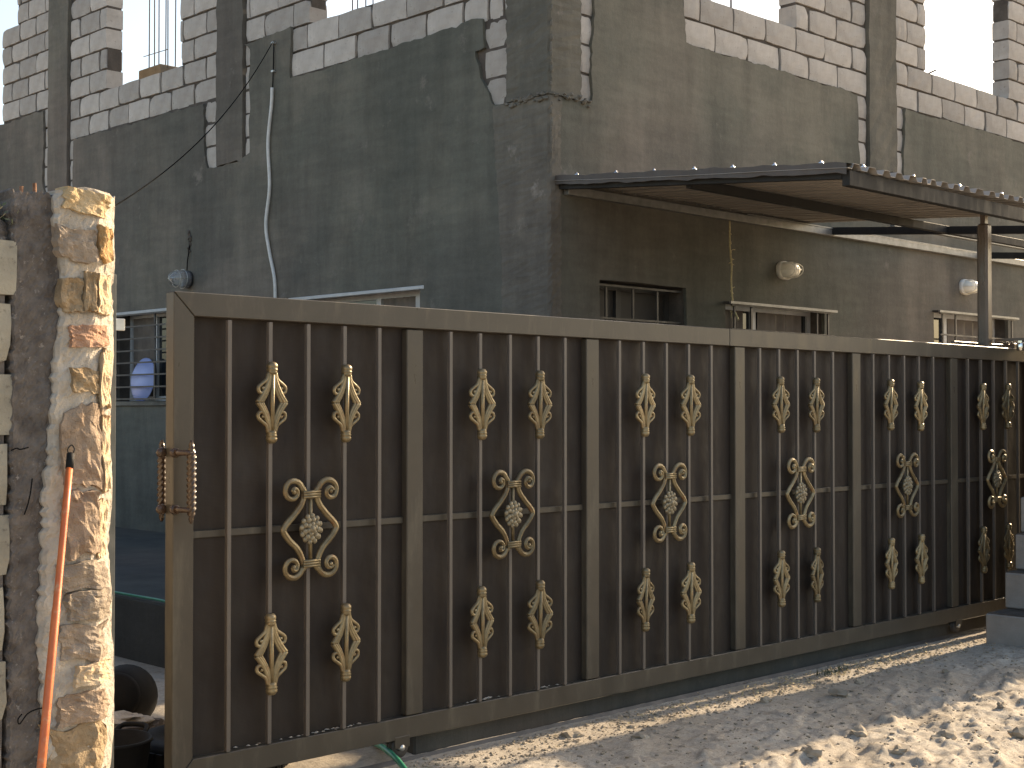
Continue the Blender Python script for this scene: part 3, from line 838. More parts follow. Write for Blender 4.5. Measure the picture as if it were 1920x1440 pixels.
mitre('bottom_rail', [(XL + .001, 0.10), (XL + .099, 0.20), (XR, 0.20), (XR, 0.10)])
mitre('end_post', [(XL, 0.103), (XL, 2.103), (XL + .097, 2.005), (XL + .097, 0.202)])
MUL = [-3.18, -1.94, -0.635, 0.65, 1.96, 3.3]
for x in MUL: gbox('mullion', x - .05, x + .05, GY + .004, GY + .055, 0.203, 2.0)
gbox('sheet_panel', XL + .05, XR - .02, GY + .042, GY + .046, 0.15, 2.05, 'gate_sheet', 0)
cen = [-4.425] + MUL
rods = {}
offs = [(.22, .425, .625, .825, 1.025), (.22, .415, .62, .82, 1.02), (.21, .41, .61, .81, 1.02), (.195, .395, .595, .785, .995), (.2, .4, .6, .8, 1.0), (.2, .4, .6, .8, 1.0)]
rod_me = G().box(-.0098, .0098, -.0098, .0098, 0.2035, 1.9985, .0015).mesh('rod'); rod_me.materials.append(M['gate_rod'])
for i in range(6):
    for k, o_ in enumerate(offs[i]):
        link_mesh('rod', rod_me, gate, (cen[i] + o_, GY + .006, 0))
        rods[(i, k)] = cen[i] + o_
for i in range(6):
    a = cen[i] + .052; b = (cen + [9])[i + 1] - .052
    gbox('mid_bar', a, b, GY + .030, GY + .041, 1.095, 1.125, 'gate_frame', .002)

# cast ornaments, modelled once and copied
px, pz = 0.000471, 0.000392
def path2(pts, sx=1, n=6):
    return [(p.x * sx, p.y, p.z) for p in smooth_path([(a, 0, b) for a, b in pts], n)]
def diamond():
    g = G()
    S = lambda L: [(a * px, -b * pz) for a, b in L]
    for sx in (1, -1):
        for sz in (1, -1):
            tr = lambda L: [(a, b * sz) for a, b in S(L)]
            out = [(30, -330), (36, -262), (64, -175), (108, -82), (160, 0)]
            inn = [(8, -310), (16, -225), (40, -140), (72, -65), (108, 0)]
            lobe = [(40, -322), (62, -250), (112, -205), (150, -165), (146, -118), (112, -104), (84, -132), (96, -158), (118, -150)]
            g.tube(path2(tr(out), sx), .0105, 8, up=(0, 1, 0)); g.tube(path2(tr(inn), sx), .0076, 8, up=(0, 1, 0))
            g.tube([(x, y - .003, z) for x, y, z in path2(tr([(19, -320), (26, -243), (52, -158), (90, -73), (134, 0)]), sx)], .0070, 8, up=(0, 1, 0))
            g.tube(path2(tr(lobe), sx), [.0085] * 36 + [.0072] * 13, 7, up=(0, 1, 0))
    g.tube([(0, -.003, -.15), (0, -.003, .15)], .0105, 8)
    for sz in (1, -1):
        c = lambda r, h: (r, h * sz)
        g.lathe([c(.010, .118), c(.020, .123), (.0235, .130 * sz), c(.021, .134), c(.0245, .139), c(.0245, .143), c(.021, .146), c(.025, .152), c(.0245, .160), c(.018, .170), c(.010, .1735)], (0, 0, 0), 'Z', 14)
    return g.mesh('cast_basket')
basket_me = diamond(); basket_me.materials.append(M['gold'])
def spiral(c, r0, r1, a0, turns, n=30):
    return [(c[0] + (r0 + (r1 - r0) * (k / n) ** .8) * math.cos(a0 + turns * 2 * math.pi * k / n), c[1] + (r0 + (r1 - r0) * (k / n) ** .8) * math.sin(a0 + turns * 2 * math.pi * k / n)) for k in range(n + 1)]
def scroll():
    g = G(); qx, qz = .000483, .000381
    for sx in (1, -1):
        side = [(70, -400), (78, -345), (110, -262), (180, -165), (252, -80), (292, -12), (284, 30), (225, 120), (150, 205), (105, 290), (80, 370), (72, 400)]
        P = [(a * qx, -b * qz) for a, b in side]
        main = path2(P, sx, 6)
        g.tube(main, .0145, 10, up=(0, 1, 0), flat=.75)
        g.tube([(x, y - .008, z) for x, y, z in main], .0055, 7, up=(0, 1, 0))
        for sz, cz in ((-1, -430), (1, 415)):
            c = (205 * qx, -cz * qz)
            s_ = 1 if sz < 0 else -1
            sp = spiral(c, .060, .008, math.pi * (1.0) , -s_ * 1.45, 34)
            start = [(66 * qx, -(400 * sz) * qz), (74 * qx, -(400 * sz) * qz + .018 * s_)]
            pts = [(x * sx, 0, z) for x, z in start] + [(x * sx, -.0006 * i, z) for i, (x, z) in enumerate(sp)][1:]
            pts = smooth_path(pts, 3)
            nn = len(pts); rad = [.0145 - .006 * (k / nn) for k in range(nn)]
            g.tube(pts, rad, 9, up=(0, 1, 0), flat=.8)
            g.tube([(p[0], p[1] - .008, p[2]) for p in pts], .0045, 6, up=(0, 1, 0))
            bm = bmesh.new(); bmesh.ops.create_icosphere(bm, subdivisions=2, radius=.0105)
            for q in bm.verts: q.co += Vector((c[0] * sx, -.018, c[1]))
            g.bm(bm, True)
    for zc in (395 * qz, -392 * qz):
        for dz in (-.011, 0, .011):
            g.tube([(-.046, -.011, zc + dz), (.046, -.011, zc + dz)], .0062, 8)
        g.box(-.044, .044, -.008, .010, zc - .017, zc + .017, .003)
    g.tube([(0, -.002, -.15), (0, -.002, .15)], .0085, 8)
    return g.mesh('cast_scroll')
scroll_me = scroll(); scroll_me.materials.append(M['gold'])
def rosette():
    g = G(); r = random.Random(4)
    for ring, (n, rad, sz_) in enumerate(((1, 0, .017), (6, .019, .0125), (9, .036, .014), (12, .050, .013))):
        for k in range(n):
            a = 2 * math.pi * k / n + ring * .3
            bm = bmesh.new(); bmesh.ops.create_icosphere(bm, subdivisions=2, radius=1)
            for q in bm.verts:
                q.co = Vector((q.co.x * sz_ + rad * math.cos(a), q.co.y * sz_ * .7 - .016 + .0035 * ring, q.co.z * sz_ * 1.05 + rad * 1.12 * math.sin(a)))
            g.bm(bm, True)
    g.lathe([(.0, -.006), (.052, -.004), (.056, .006), (0, .008)], (0, 0, 0), 'Y', 20)
    return g.mesh('rosette')
ros_me = rosette(); ros_me.materials.append(M['rosette'])
orn = random.Random(12)
for i in range(6):
    for k in (1, 3):
        for z in (1.655, 0.588):
            bo_ = link_mesh('basket_ornament', basket_me, gate, (rods[(i, k)], GY - .012, z + orn.uniform(-.005, .005))); bo_.rotation_euler = (0, R(orn.uniform(-1.2, 1.2)), R(orn.uniform(-7, 7)))
    s_ = link_mesh('scroll_ornament', scroll_me, gate, (rods[(i, 2)], GY - .016, 1.105))
    link_mesh('rosette', ros_me, s_, (rods[(i, 2)], GY - .018, 1.105))
# twisted pull handles, front and back
def twist(x, y, z0, z1, name, side):
    g = G(); n = 46; seg = 12; vs_ = []
    for j in range(n + 1):
        t = j / n; z = z0 + (z1 - z0) * t; a0 = t * math.pi * 7.2
        taper = min(1, 4 * t + .35, 4 * (1 - t) + .35)
        for k in range(seg):
            a = 2 * math.pi * k / seg
            q = .0155 * (1 + .26 * math.cos(4 * a)) * taper
            vs_.append((x + q * math.cos(a + a0), y + q * math.sin(a + a0), z))
    fs = [(j * seg + k, j * seg + (k + 1) % seg, (j + 1) * seg + (k + 1) % seg, (j + 1) * seg + k) for j in range(n) for k in range(seg)]
    fs += [tuple(range(seg))[::-1], tuple(n * seg + k for k in range(seg))]
    g.add(vs_, fs, True)
    o = g.obj(name, M['handle'], gate, (x, y, z0))
    for z in (z0 + .055, z1 - .05):
        y0, y1 = (GY + .002, y) if side < 0 else (GY + .058, y)
        gg = G().tube([(x - .035, y0, z), (x - .03, (y0 + y1) / 2, z), (x - .012, y, z), (x, y, z)], [.016, .012, .011, .012], 9)
        bm = bmesh.new(); bmesh.ops.create_icosphere(bm, subdivisions=2, radius=.021)
        for q in bm.verts: q.co = Vector((x - .035 + q.co.x * 1.3, y0 + q.co.y * .5, z + q.co.z))
        gg.bm(bm, True); gg.obj('bracket', M['handle'], o)
twist(-4.424, GY - .062, 1.165, 1.50, 'pull_handle', -1)
twist(-4.452, GY + .118, 1.165, 1.50, 'pull_handle', 1)
# rollers under the bottom rail
for x in (-3.26, 2.0):
    w = G().lathe([(.018, -.014), (.05, -.014), (.05, -.009), (.043, 0), (.05, .009), (.05, .014), (.018, .014)], (x, GY + .03, 0.062), 'Y', 26).obj('wheel', M['darksteel'], gate, (x, GY + .03, 0.062))
    G().lathe([(0, -.036), (.014, -.034), (.014, .034), (0, .036)], (x, GY + .03, 0.062), 'Y', 12).obj('axle', M['galv'], w)
    for ya, yb in ((GY - .002, GY + .004), (GY + .056, GY + .061)): G().box(x - .045, x + .045, ya, yb, .062, .115, .002).obj('wheel_plate', M['gate_frame'], gate)
# set mortar spatter on the ledge of the bottom rail
r = random.Random(17); g = G()
for cx, n in ((-3.62, 14), (-3.78, 8), (-2.72, 30), (-4.1, 5), (-2.3, 6), (-1.9, 4)):
    for k in range(n):
        p = Vector((cx + r.gauss(0, .06), GY + r.uniform(.012, .036), 0.203)); s_ = r.uniform(.003, .011)
        bm = bmesh.new(); bmesh.ops.create_icosphere(bm, subdivisions=1, radius=s_)
        for q in bm.verts: q.co = p + Vector((q.co.x * 1.3, q.co.y, abs(q.co.z) * .8))
        g.bm(bm)
sp_ = g.obj('mortar_crumbs', M['mortar'], gate); sp_['kind'] = 'stuff'
# guide post and track
gp = thing('gate_guide_post', (2.98, GY - .1, 0), 'brown steel guide post with bright roller at the far end of the gate', 'post')
G().box(2.985, 3.09, GY - .16, GY - .05, -0.1, 2.16, .004).obj('post', M['bronze_post'], gp)
G().box(2.985, 3.09, GY - .16, GY + .2, 2.161, 2.185, .003).obj('arm', M['bronze_post'], gp)
G().lathe([(0, -.03), (.028, -.03), (.03, -.026), (.03, .026), (.028, .03), (0, .03)], (2.93, GY - .035, 2.112), 'Z', 18).obj('roller', M['chrome'], gp)
G().box(2.92, 3.0, GY - .05, GY - .02, 2.145, 2.16).obj('roller_bracket', M['chrome'], gp)
tr_ = G(); tr_.add([(-5.2, GY + .005, -.03), (-5.2, GY + .03, .006), (-5.2, GY + .055, -.03), (4.6, GY + .005, -.03), (4.6, GY + .03, .006), (4.6, GY + .055, -.03)],
                   [(0, 1, 4, 3), (1, 2, 5, 4), (0, 3, 5, 2), (0, 2, 1), (3, 4, 5)])
put_props(tr_.obj('gate_track', M['darksteel'], org=(0, GY + .03, 0)), 'dark angle iron track in the ground under the gate', 'track')

# ------------------------------------------------------------------ fence wall on the left and its stone pillar
FW = -3.05
fence = thing('fence_wall', (-6.2, FW, 0), 'pale block boundary wall ending at a rough concrete tie column', 'wall')
rowz = [2.157, 1.962, 1.748, 1.532, 1.314, 1.094, 0.872, 0.651, 0.43, 0.21, -0.01]
for k in range(len(rowz) - 1):
    z1, z0 = rowz[k], rowz[k + 1]
    x1 = -5.530 - .004 * k - (.014 if k % 2 else 0); xs = [x1]; first = .22 if k % 2 else .42
    x = x1 - first
    while x > -7.6: xs.append(x); x -= .42
    for b, a in zip(xs[:-1], xs[1:]):
        seed[0] += 1
        bl = rough_block(b - a - .016, z1 - z0 - .026, .2, seed[0], .006)
        bl.v = [(p[0] + a + .012, p[1] + FW - .001, p[2] + z0 + .013) for p in bl.v]
        bl.obj('block', M['block_old'], fence, ((a + b) / 2, FW, z0))
G().box(-7.55, -5.57, FW + .016, FW + .185, -0.1, 2.155).obj('mortar_bed', M['roughconcrete'], fence)
# tie column: rough poured concrete
def rough_slab(x0f, x1f, z0, z1, yf, yb, nx_, nz_, amp, seed_, edge=0.01, freq=9):
    r = random.Random(seed_); g = G(); vs_ = []
    for j in range(nz_ + 1):
        z = z0 + (z1 - z0) * j / nz_
        xa, xb = x0f(z) + r.uniform(-edge, edge), x1f(z) + r.uniform(-edge, edge)
        for i in range(nx_ + 1):
            x = xa + (xb - xa) * i / nx_
            e = min(i, nx_ - i)
            yy = yf + float(fbm(x * freq, z * freq, seed_, 4)) * amp * 2 + r.uniform(-.3, .3) * amp + (amp * 1.2 if e == 0 else 0)
            zz = z + (r.uniform(-edge, edge) * 1.5 if j in (0, nz_) else 0)
            vs_.append((x, yy, zz))
    w = nx_ + 1
    fs = [(j * w + i, j * w + i + 1, (j + 1) * w + i + 1, (j + 1) * w + i) for j in range(nz_) for i in range(nx_)]
    ring = [i for i in range(w)] + [j * w + nx_ for j in range(1, nz_ + 1)] + [nz_ * w + i for i in range(nx_ - 1, -1, -1)] + [j * w for j in range(nz_ - 1, 0, -1)]
    b = len(vs_); n = len(ring)
    vs_ += [(vs_[q][0], yb, vs_[q][2]) for q in ring]
    fs += [(ring[k], b + k, b + (k + 1) % n, ring[(k + 1) % n]) for k in range(n)] + [tuple(b + k for k in range(n))]
    return g.add(vs_, fs, False)
rough_slab(lambda z: -5.560 + .004 * z, lambda z: -5.36, -0.1, 2.30, FW + .004, FW + .2, 26, 200, .008, 61, .006, 14).obj('tie_column', M['roughconcrete'], fence)
rough_slab(lambda z: -7.5, lambda z: -5.55, 2.14, 2.205, FW + .03, FW + .17, 60, 6, .012, 62, .01, 12).obj('coping', M['roughconcrete'], fence)
for (x, z0, z1, lean) in ((-5.497, 2.15, 2.325, .004), (-5.44, 2.2, 2.34, -.01)):
    G().tube([(x, FW + .08, z0), (x + lean, FW + .07, z1)], .0065, 7).obj('rebar_stub', M['rust'], fence)
for pts in ([(-5.56, FW - .012, 1.498), (-5.545, FW - .02, 1.505), (-5.53, FW - .012, 1.501), (-5.505, FW - .016, 1.507)],
            [(-5.49, FW - .01, 1.41), (-5.50, FW - .02, 1.37), (-5.505, FW - .012, 1.33), (-5.515, FW - .01, 1.30)],
            [(-5.52, FW - .012, .69), (-5.54, FW - .03, .68), (-5.535, FW - .03, .665), (-5.505, FW - .02, .69), (-5.47, FW - .02, .70), (-5.44, FW - .03, .70)]):
    G().tube(smooth_path(pts, 5), .0022, 5).obj('tie_wire', M['cable'], fence)
rw = rough_slab(lambda z: FW + .22, lambda z: 8.8, -0.1, 2.12, 0.0, .2, 90, 20, .008, 64, .006, 5)
rw.v = [(-5.30 - p[1], p[0], p[2]) for p in rw.v]
rw.obj('bounce_wall', M['mortar'], fence)  # added unseen wall, bounces warm sunlight onto the gate's end post
# dry weeds on the wall top
r = random.Random(23); g = G()
for i in range(420):
    a = r.uniform(0, 6.28); rad = abs(r.gauss(0, .07)); p = Vector((-5.60 + math.cos(a) * rad * 1.4, FW + .08 + math.sin(a) * rad * .7, 2.19 + r.random() ** 1.3 * .075))
    d1 = Vector((r.gauss(0, 1), r.gauss(0, 1), r.gauss(.4, .8))).normalized(); d2 = d1.orthogonal().normalized()
    L, w_ = r.uniform(.008, .022), r.uniform(.003, .008)
    g.add([p, p + d1 * L * .5 + d2 * w_, p + d1 * L, p + d1 * L * .5 - d2 * w_], [(0, 1, 2, 3)])
weed = thing('dry_weed', (-5.6, FW + .08, 2.2), 'small dusty weed growing on top of the boundary wall', 'weed')
g.obj('foliage', M['leaf'], weed)
g = G()
for i in range(9):
    g.tube([(-5.6 + r.gauss(0, .02), FW + .08, 2.17), (-5.6 + r.gauss(0, .06), FW + .08 + r.gauss(0, .04), 2.25)], .0016, 5)
g.obj('stem', M['straw'], weed)

pil = thing('stone_pillar', (-5.33, FW, 0), 'golden fieldstone gate pillar bedded in pale mortar, sunlit on one edge', 'pillar')
PF = FW - .02
pl = lambda z: -5.432 - .035 * max(0, (2.0 - z) / 1.5) + .06 * float(fbm(z * 3.1, 1.3, 90, 2))
chx = lambda z: -5.286 + .035 * float(fbm(z * 5, 4.1, 95, 3))
cham = lambda x, z: max(0.0, x - chx(z)) * .75
pr = lambda z: -5.192 + .010 * math.sin(z * 3.1 + .5) + .006 * math.sin(z * 11) - .02 * max(0, (z - 2.1) / .2)
# mortar body with a rounded, knobbly right edge
r = random.Random(71); g = G(); nz_, nx_ = 150, 22; vs_ = []
for j in range(nz_ + 1):
    z = -0.1 + 2.42 * j / nz_; xa, xb = pl(z) + r.uniform(-.007, .007), pr(z)
    W_ = xb - xa + .012
    for i in range(nx_ + 1):
        t = i / nx_
        x = xa + W_ * t; y = PF + cham(x, z); ang = min(1.0, cham(x, z) * 20)
        nz = float(fbm(x * 23 + z * 9, z * 21 - x * 8, 73, 5)) * .013 + float(fbm(x * 6 + z * 3, z * 7, 77, 2)) * .008
        y += nz + r.uniform(-.0025, .0025) + (.012 if i == 0 else 0); x += nz * ang * .7
        vs_.append((x, y, z + (r.uniform(-.012, .012) if j == nz_ else 0)))
    vs_.append((xb + float(fbm(3.1, z * 14, 75, 4)) * .012, PF + .16, z)); vs_.append((xb - .004, PF + .22, z)); vs_.append((xa + .01, PF + .22, z))
w = nx_ + 4
fs = [(j * w + i, j * w + (i + 1) % w, (j + 1) * w + (i + 1) % w, (j + 1) * w + i) for j in range(nz_) for i in range(w)]
fs += [tuple(range(w))[::-1], tuple(nz_ * w + k for k in range(w))]
g.add(vs_, fs).obj('mortar_body', M['mortar'], pil)
def field_stone(x0, x1, z0, z1, proud, seed_, lit=False, depth=.09):
    """split face stone: rounded block with a hackly front"""
    r = random.Random(seed_); bm = bmesh.new(); bmesh.ops.create_cube(bm, size=2)
    bmesh.ops.subdivide_edges(bm, edges=bm.edges[:], cuts=9, use_grid_fill=True)
    cx, cz, hx, hz = (x0 + x1) / 2, (z0 + z1) / 2, (x1 - x0) / 2, (z1 - z0) / 2
    for q in bm.verts:
        v_ = q.co.copy(); n = v_.normalized()
        p = v_.lerp(n * 1.25, .14)
        k1 = float(vnoise(p.z * 1.3 + seed_ * 1.7, .3, seed_)); k2 = float(vnoise(p.x * 1.3 + seed_ * 2.3, .7, seed_ + 1))
        k3 = float(fbm(p.x * 2.6 + seed_, p.z * 2.6, seed_ + 7, 3))
        ax = p.x * hx * (1 + .22 * k3) + k1 * min(hx, hz) * .55; az = p.z * hz * (1 + .24 * k3) + k2 * min(hx, hz) * .6
        h_ = float(fbm(ax * 34 + seed_ * 3.3, az * 34, seed_ + 2, 4))
        h2 = float(fbm(az * 30 + seed_, p.y * 2.2, seed_ + 5, 3))
        y = PF - proud + depth * (p.y + 1) / 2 + (h_ * .017 + abs(k3) * .010) * max(0, -p.y)
        ax += h2 * .012 * max(0, p.x); y += cham(cx + ax, cz + az)
        q.co = Vector((cx + ax, y, cz + az))
    return G().bm(bm, False)
STN = [(-5.398, -5.239, 2.248, 2.323, 0), (-5.415, -5.287, 2.093, 2.197, 1), (-5.277, -5.208, 2.105, 2.210, 2), (-5.407, -5.343, 1.930, 2.041, 3), (-5.327, -5.284, 1.936, 2.063, 3),
       (-5.280, -5.204, 1.926, 2.059, 4), (-5.374, -5.222, 1.823, 1.893, 5), (-5.376, -5.270, 1.675, 1.754, 3), (-5.266, -5.206, 1.629, 1.810, 4), (-5.411, -5.250, 1.370, 1.628, 6),
       (-5.250, -5.204, 1.36, 1.61, 4), (-5.392, -5.272, 1.155, 1.360, 6), (-5.268, -5.210, 1.145, 1.335, 4), (-5.408, -5.222, 1.058, 1.145, 7), (-5.383, -5.224, 0.955, 1.045, 7),
       (-5.407, -5.228, 0.835, 0.945, 1), (-5.417, -5.226, 0.640, 0.735, 6), (-5.350, -5.226, 0.752, 0.815, 4), (-5.433, -5.228, 0.462, 0.628, 3), (-5.43, -5.225, 0.27, 0.45, 1), (-5.43, -5.225, 0.02, 0.255, 6)]
for i, (a, b, c, d, ci) in enumerate(STN):
    field_stone(a, min(b + .006, -5.208), c, d, .013 + .006 * ((i * 7) % 3), 200 + i).obj('stone', M['stone%d' % ci], pil, ((a + b) / 2, PF, (c + d) / 2))
# steel angle behind the pillar that receives the gate
sa = thing('steel_angle', (-5.2, FW + .2, 0), 'thin grey steel angle standing behind the stone pillar edge', 'steel angle')
g = G().box(-5.190, -5.165, FW + .066, FW + .072, -0.05, 2.07, .001); g.box(-5.190, -5.184, FW + .0725, FW + .11, -0.05, 2.07, .001)
g.obj('angle', M['darkzinc'], sa)
G().box(-5.166, -5.128, FW + .0735, FW + .0795, 1.885, 1.925, .002).obj('keeper_plate', M['galv'], sa)
# rake handle leaning on the pillar
top, bot = Vector((-5.391, FW - .065, 1.485)), Vector((-5.845, -3.72, 0.012))
dr = (bot - top).normalized()
rk = thing('broom_handle', bot, 'orange plastic broom handle with black hanging cap leaning on the stone pillar', 'broom')
g = G().tube([top + dr * t for t in (.03, .2, .212, .5, .51, bot.z + 1.62)], [.0108, .0112, .0104, .0112, .0125, .013], 12); g.obj('handle', M['orange'], rk)
g = G().tube([top - dr * .003, top, top + dr * .05], [.008, .0125, .0125], 12); g.obj('cap', M['black'], rk)
hk = [top - dr * .002 + Vector((.008, 0, 0)), top - dr * .018 + Vector((.011, 0, 0)), top - dr * .031, top - dr * .018 - Vector((.011, 0, 0)), top - dr * .002 - Vector((.008, 0, 0))]
G().tube(smooth_path(hk, 5), .0022, 6).obj('hanging_loop', M['black'], rk)

# ------------------------------------------------------------------ stepped block wall at the far right
pier = thing('stepped_block_wall', (3.2, -2.9, 0), 'grey block boundary wall with a stepped unfinished end beside the gate', 'wall')
pst = [1.79, 2.08, 2.24, 2.33, 2.44, 2.56, 2.66, 2.76, 2.86, 2.94]
r = random.Random(31)
for k, xs in enumerate(pst):
    z0 = -0.05 + .262 * k; ys = [(-2.5, -2.875), (-2.885, -3.25)] if k % 2 else [(-2.5, -3.25)]
    for (ya, yb) in ys:
        x = xs
        while x < 4.3:
            w_ = min(.42 if x > xs or k % 2 == 0 else .30, 4.4 - x)
            if w_ < .1: break
            G().box(x + r.uniform(0, .006), x + w_ - .012, yb + r.uniform(0, .006), ya, z0 + .004, z0 + .254, .008).obj('block', M['pierblock'], pier, (x, ya, z0))
            x += w_
    G().box(xs + .012, 4.38, -3.238, -2.512, z0, z0 + .262 - .001).obj('mortar_bed', M['wallcore'], pier)

# ------------------------------------------------------------------ lamps, pipes, wires
def bulkhead(x, z, label):
    t = thing('wall_lamp', (x, -.02, z), label, 'wall lamp')
    def ell(prof, name, mat, rx, rz, seg=28):
        g = G(); vs_ = []
        for (s_, y) in prof:
            for k in range(seg):
                a = 2 * math.pi * k / seg
                vs_.append((x + rx * s_ * math.copysign(abs(math.cos(a)) ** .8, math.cos(a)), -.024 - y, z + rz * s_ * math.copysign(abs(math.sin(a)) ** .8, math.sin(a))))
        g.add(vs_, [(i * seg + k, i * seg + (k + 1) % seg, (i + 1) * seg + (k + 1) % seg, (i + 1) * seg + k) for i in range(len(prof) - 1) for k in range(seg)], True)
        return g.obj(name, M[mat], t)
    ell([(0, -.01), (1, -.01), (1.0, .022), (.93, .036), (.86, .036)], 'base', 'lampbase', .115, .082)
    ell([(.86, .030), (.86, .05), (.82, .085), (.70, .115), (.5, .135), (.25, .145), (0, .147)], 'glass', 'lampglass', .115, .082)
    for sx in (-.55, 0, .55):
        c = math.sqrt(max(0.05, 1 - sx * sx * .8))
        pts = [(x + sx * .115, -.024 - y, z + s_ * .082) for s_, y in ((-.9 * c, .03), (-.82 * c, .1), (-.45 * c, .150), (0, .160), (.45 * c, .150), (.82 * c, .1), (.9 * c, .03))]
        G().tube(smooth_path(pts, 4), .0035, 6).obj('cage_wire', M['lampbase'], t)
    pts = [(x + s_ * .115, -.024 - y, z) for s_, y in ((-.92, .03), (-.85, .1), (-.45, .152), (0, .163), (.45, .152), (.85, .1), (.92, .03))]
    G().tube(smooth_path(pts, 4), .0035, 6).obj('cage_wire', M['lampbase'], t)
bulkhead(2.97, 2.86, 'cream bulkhead wall lamp between the canopy and the second facade window')
bulkhead(6.26, 2.915, 'cream bulkhead wall lamp half behind the canopy post')
# round caged lamp on the left facade
t = thing('caged_lamp', (-.02, 4.89, 2.9), 'round clear glass lamp in a wire cage above the gate corner', 'lamp')
G().lathe([(0, .02), (.075, .02), (.085, .03), (.085, -.012), (.0, -.012)][::-1], (-.06, 4.89, 2.91), 'X', 20).obj('base', M['rebar_grey'], t)
G().lathe([(.07, -.03), (.082, -.07), (.078, -.12), (.055, -.165), (.02, -.185), (0, -.188)], (-.04, 4.89, 2.91), 'X', 20).obj('glass', M['clear'], t)
for k in range(3):
    a = k * math.pi / 3
    pts = [(-.05 - d, 4.89 + math.cos(a) * q, 2.91 + math.sin(a) * q) for q, d in ((.088, 0), (.092, .06), (.075, .14), (.035, .19), (0, .2), (-.035, .19), (-.075, .14), (-.092, .06), (-.088, 0))]
    G().tube(smooth_path(pts, 4), .0032, 6).obj('cage_wire', M['galv'], t)
for q, d in ((.093, .05), (.083, .12)):
    pts = [(-.05 - d, 4.89 + math.cos(a) * q, 2.91 + math.sin(a) * q) for a in [2 * math.pi * k / 24 for k in range(25)]]
    G().tube(pts, .0032, 6, caps=False).obj('cage_ring', M['galv'], t)
G().tube(smooth_path([(-.05, 4.89, 3.0), (-.04, 4.895, 3.1), (-.03, 4.88, 3.22), (-.026, 4.89, 3.29)], 5), .006, 7).obj('flex', M['cable'], t)
# conduit down the left facade
cd = thing('conduit', (-.04, 3.5, 2.6), 'pale flexible conduit wandering down the left facade from a black cable', 'conduit')
G().tube(smooth_path([(-.045, 3.465, 4.57), (-.045, 3.475, 4.41), (-.047, 3.525, 4.07), (-.046, 3.50, 3.67), (-.05, 3.55, 3.33), (-.047, 3.50, 3.08), (-.046, 3.42, 2.83), (-.045, 3.405, 2.62), (-.045, 3.41, 2.3), (-.045, 3.40, .3)], 8), .0155, 10).obj('pipe', M['pvc'], cd)
G().tube([(-.04, 3.465, 4.56), (-.035, 3.46, 4.8), (-.035, 3.455, 5.0)], .006, 6).obj('cable', M['cable'], cd)
for z in (4.98, 4.72): G().box(-.055, -.02, 3.44, 3.475, z - .01, z + .01, .003).obj('clip', M['galv'], cd)
a, b = Vector((-.05, 3.455, 4.985)), Vector((-5.40, -2.45, 2.11))
pts = []
for k in range(41):
    t_ = k / 40; p = a.lerp(b, t_); p.z -= .28 * 4 * t_ * (1 - t_); pts.append(p)
put_props(G().tube(pts, .004, 6).obj('overhead_cable', M['cable'], org=a), 'thin black cable sagging from the left facade towards the boundary wall', 'cable')
# twine hanging from the canopy
tw = thing('twine', (2.15, -.05, 2.4), 'frayed straw coloured twine hanging under the canopy against the facade', 'twine')
g = G().tube(smooth_path([(2.13, -.06, 3.22), (2.14, -.055, 3.0), (2.155, -.06, 2.84), (2.15, -.06, 2.7), (2.165, -.07, 2.5), (2.17, -.12, 2.38)], 6), .0075, 6)
g.obj('strand', M['rope'], tw)
r = random.Random(9); g = G()
for k in range(26):
    z = r.uniform(2.42, 3.2); p = Vector((2.15, -.062, z)); q = p + Vector((r.uniform(-.03, .04), r.uniform(-.02, .01), r.uniform(-.03, .03)))
    g.tube([p, p.lerp(q, .5) + Vector((0, 0, .006)), q], .003, 5)
fz = g.obj('frayed_fibres', M['rope'], tw); fz['kind'] = 'stuff'
# loose rod lying on the sill of the right opening
put_props(G().tube([(5.62, -.06, zrow(2) + .012), (5.76, .16, zrow(2) + .012), (6.0, .5, zrow(2) + .10)], .009, 7).obj('loose_rod', M['rebar_grey'], org=(5.7, 0, zrow(2))), 'short steel rod lying across the block sill of the right opening', 'rod')
# blue basin on the window sill behind the bars
bb = G().lathe([(0, 0), (.14, .0), (.19, .03), (.225, .055), (.232, .06), (.232, .064), (.22, .062), (.185, .04), (.135, .012), (0, .01)], (0, 0, 0), 'X', 34)
bo = thing('plastic_basin', (-.03, 5.86, 1.73), 'pale blue plastic basin propped upright behind the window bars', 'basin')
me = bb.mesh('basin'); o = link_mesh('basin', me, bo, (-.025, 5.865, 1.725 + .222), M['blue']); o.rotation_euler = (0, R(8), 0)

# ------------------------------------------------------------------ things in the yard, seen through the gap
def lump(bm_r, sx, sy, sz, c, seed_, sub=3, amp=.2):
    bm = bmesh.new(); bmesh.ops.create_icosphere(bm, subdivisions=sub, radius=1)
    for q in bm.verts:
        n = q.co.copy(); h_ = 1 + amp * float(fbm(n.x * 2.1 + seed_, n.y * 2.1 + n.z * 1.7, seed_, 3))
        q.co = Vector((c[0] + n.x * sx * h_, c[1] + n.y * sy * h_, c[2] + n.z * sz * h_))
    return bm
t = thing('black_bucket', (-3.80, -0.64, 0), 'black rubber bucket tipped on its side on the yard soil', 'bucket')
bk = G().lathe([(0, .30), (.10, .30), (.112, .29), (.15, .02), (.158, .0), (.163, .004), (.155, .02), (.118, .275), (0, .285)], (0, 0, 0), 'Z', 28)
me = bk.mesh('bucket'); o = link_mesh('body', me, t, (-3.84, -0.70, .165), M['black']); o.rotation_euler = (R(78), 0, R(-38))
hp = [( .158 * math.cos(a), .158 * math.sin(a) * .6, -.10 * math.sin(a)) for a in [math.pi * k / 14 for k in range(15)]]
o2_ = link_mesh('handle', G().tube(hp, .004, 6).mesh('handle'), t, (-3.84, -0.70, .165), M['darksteel']); o2_.rotation_euler = o.rotation_euler
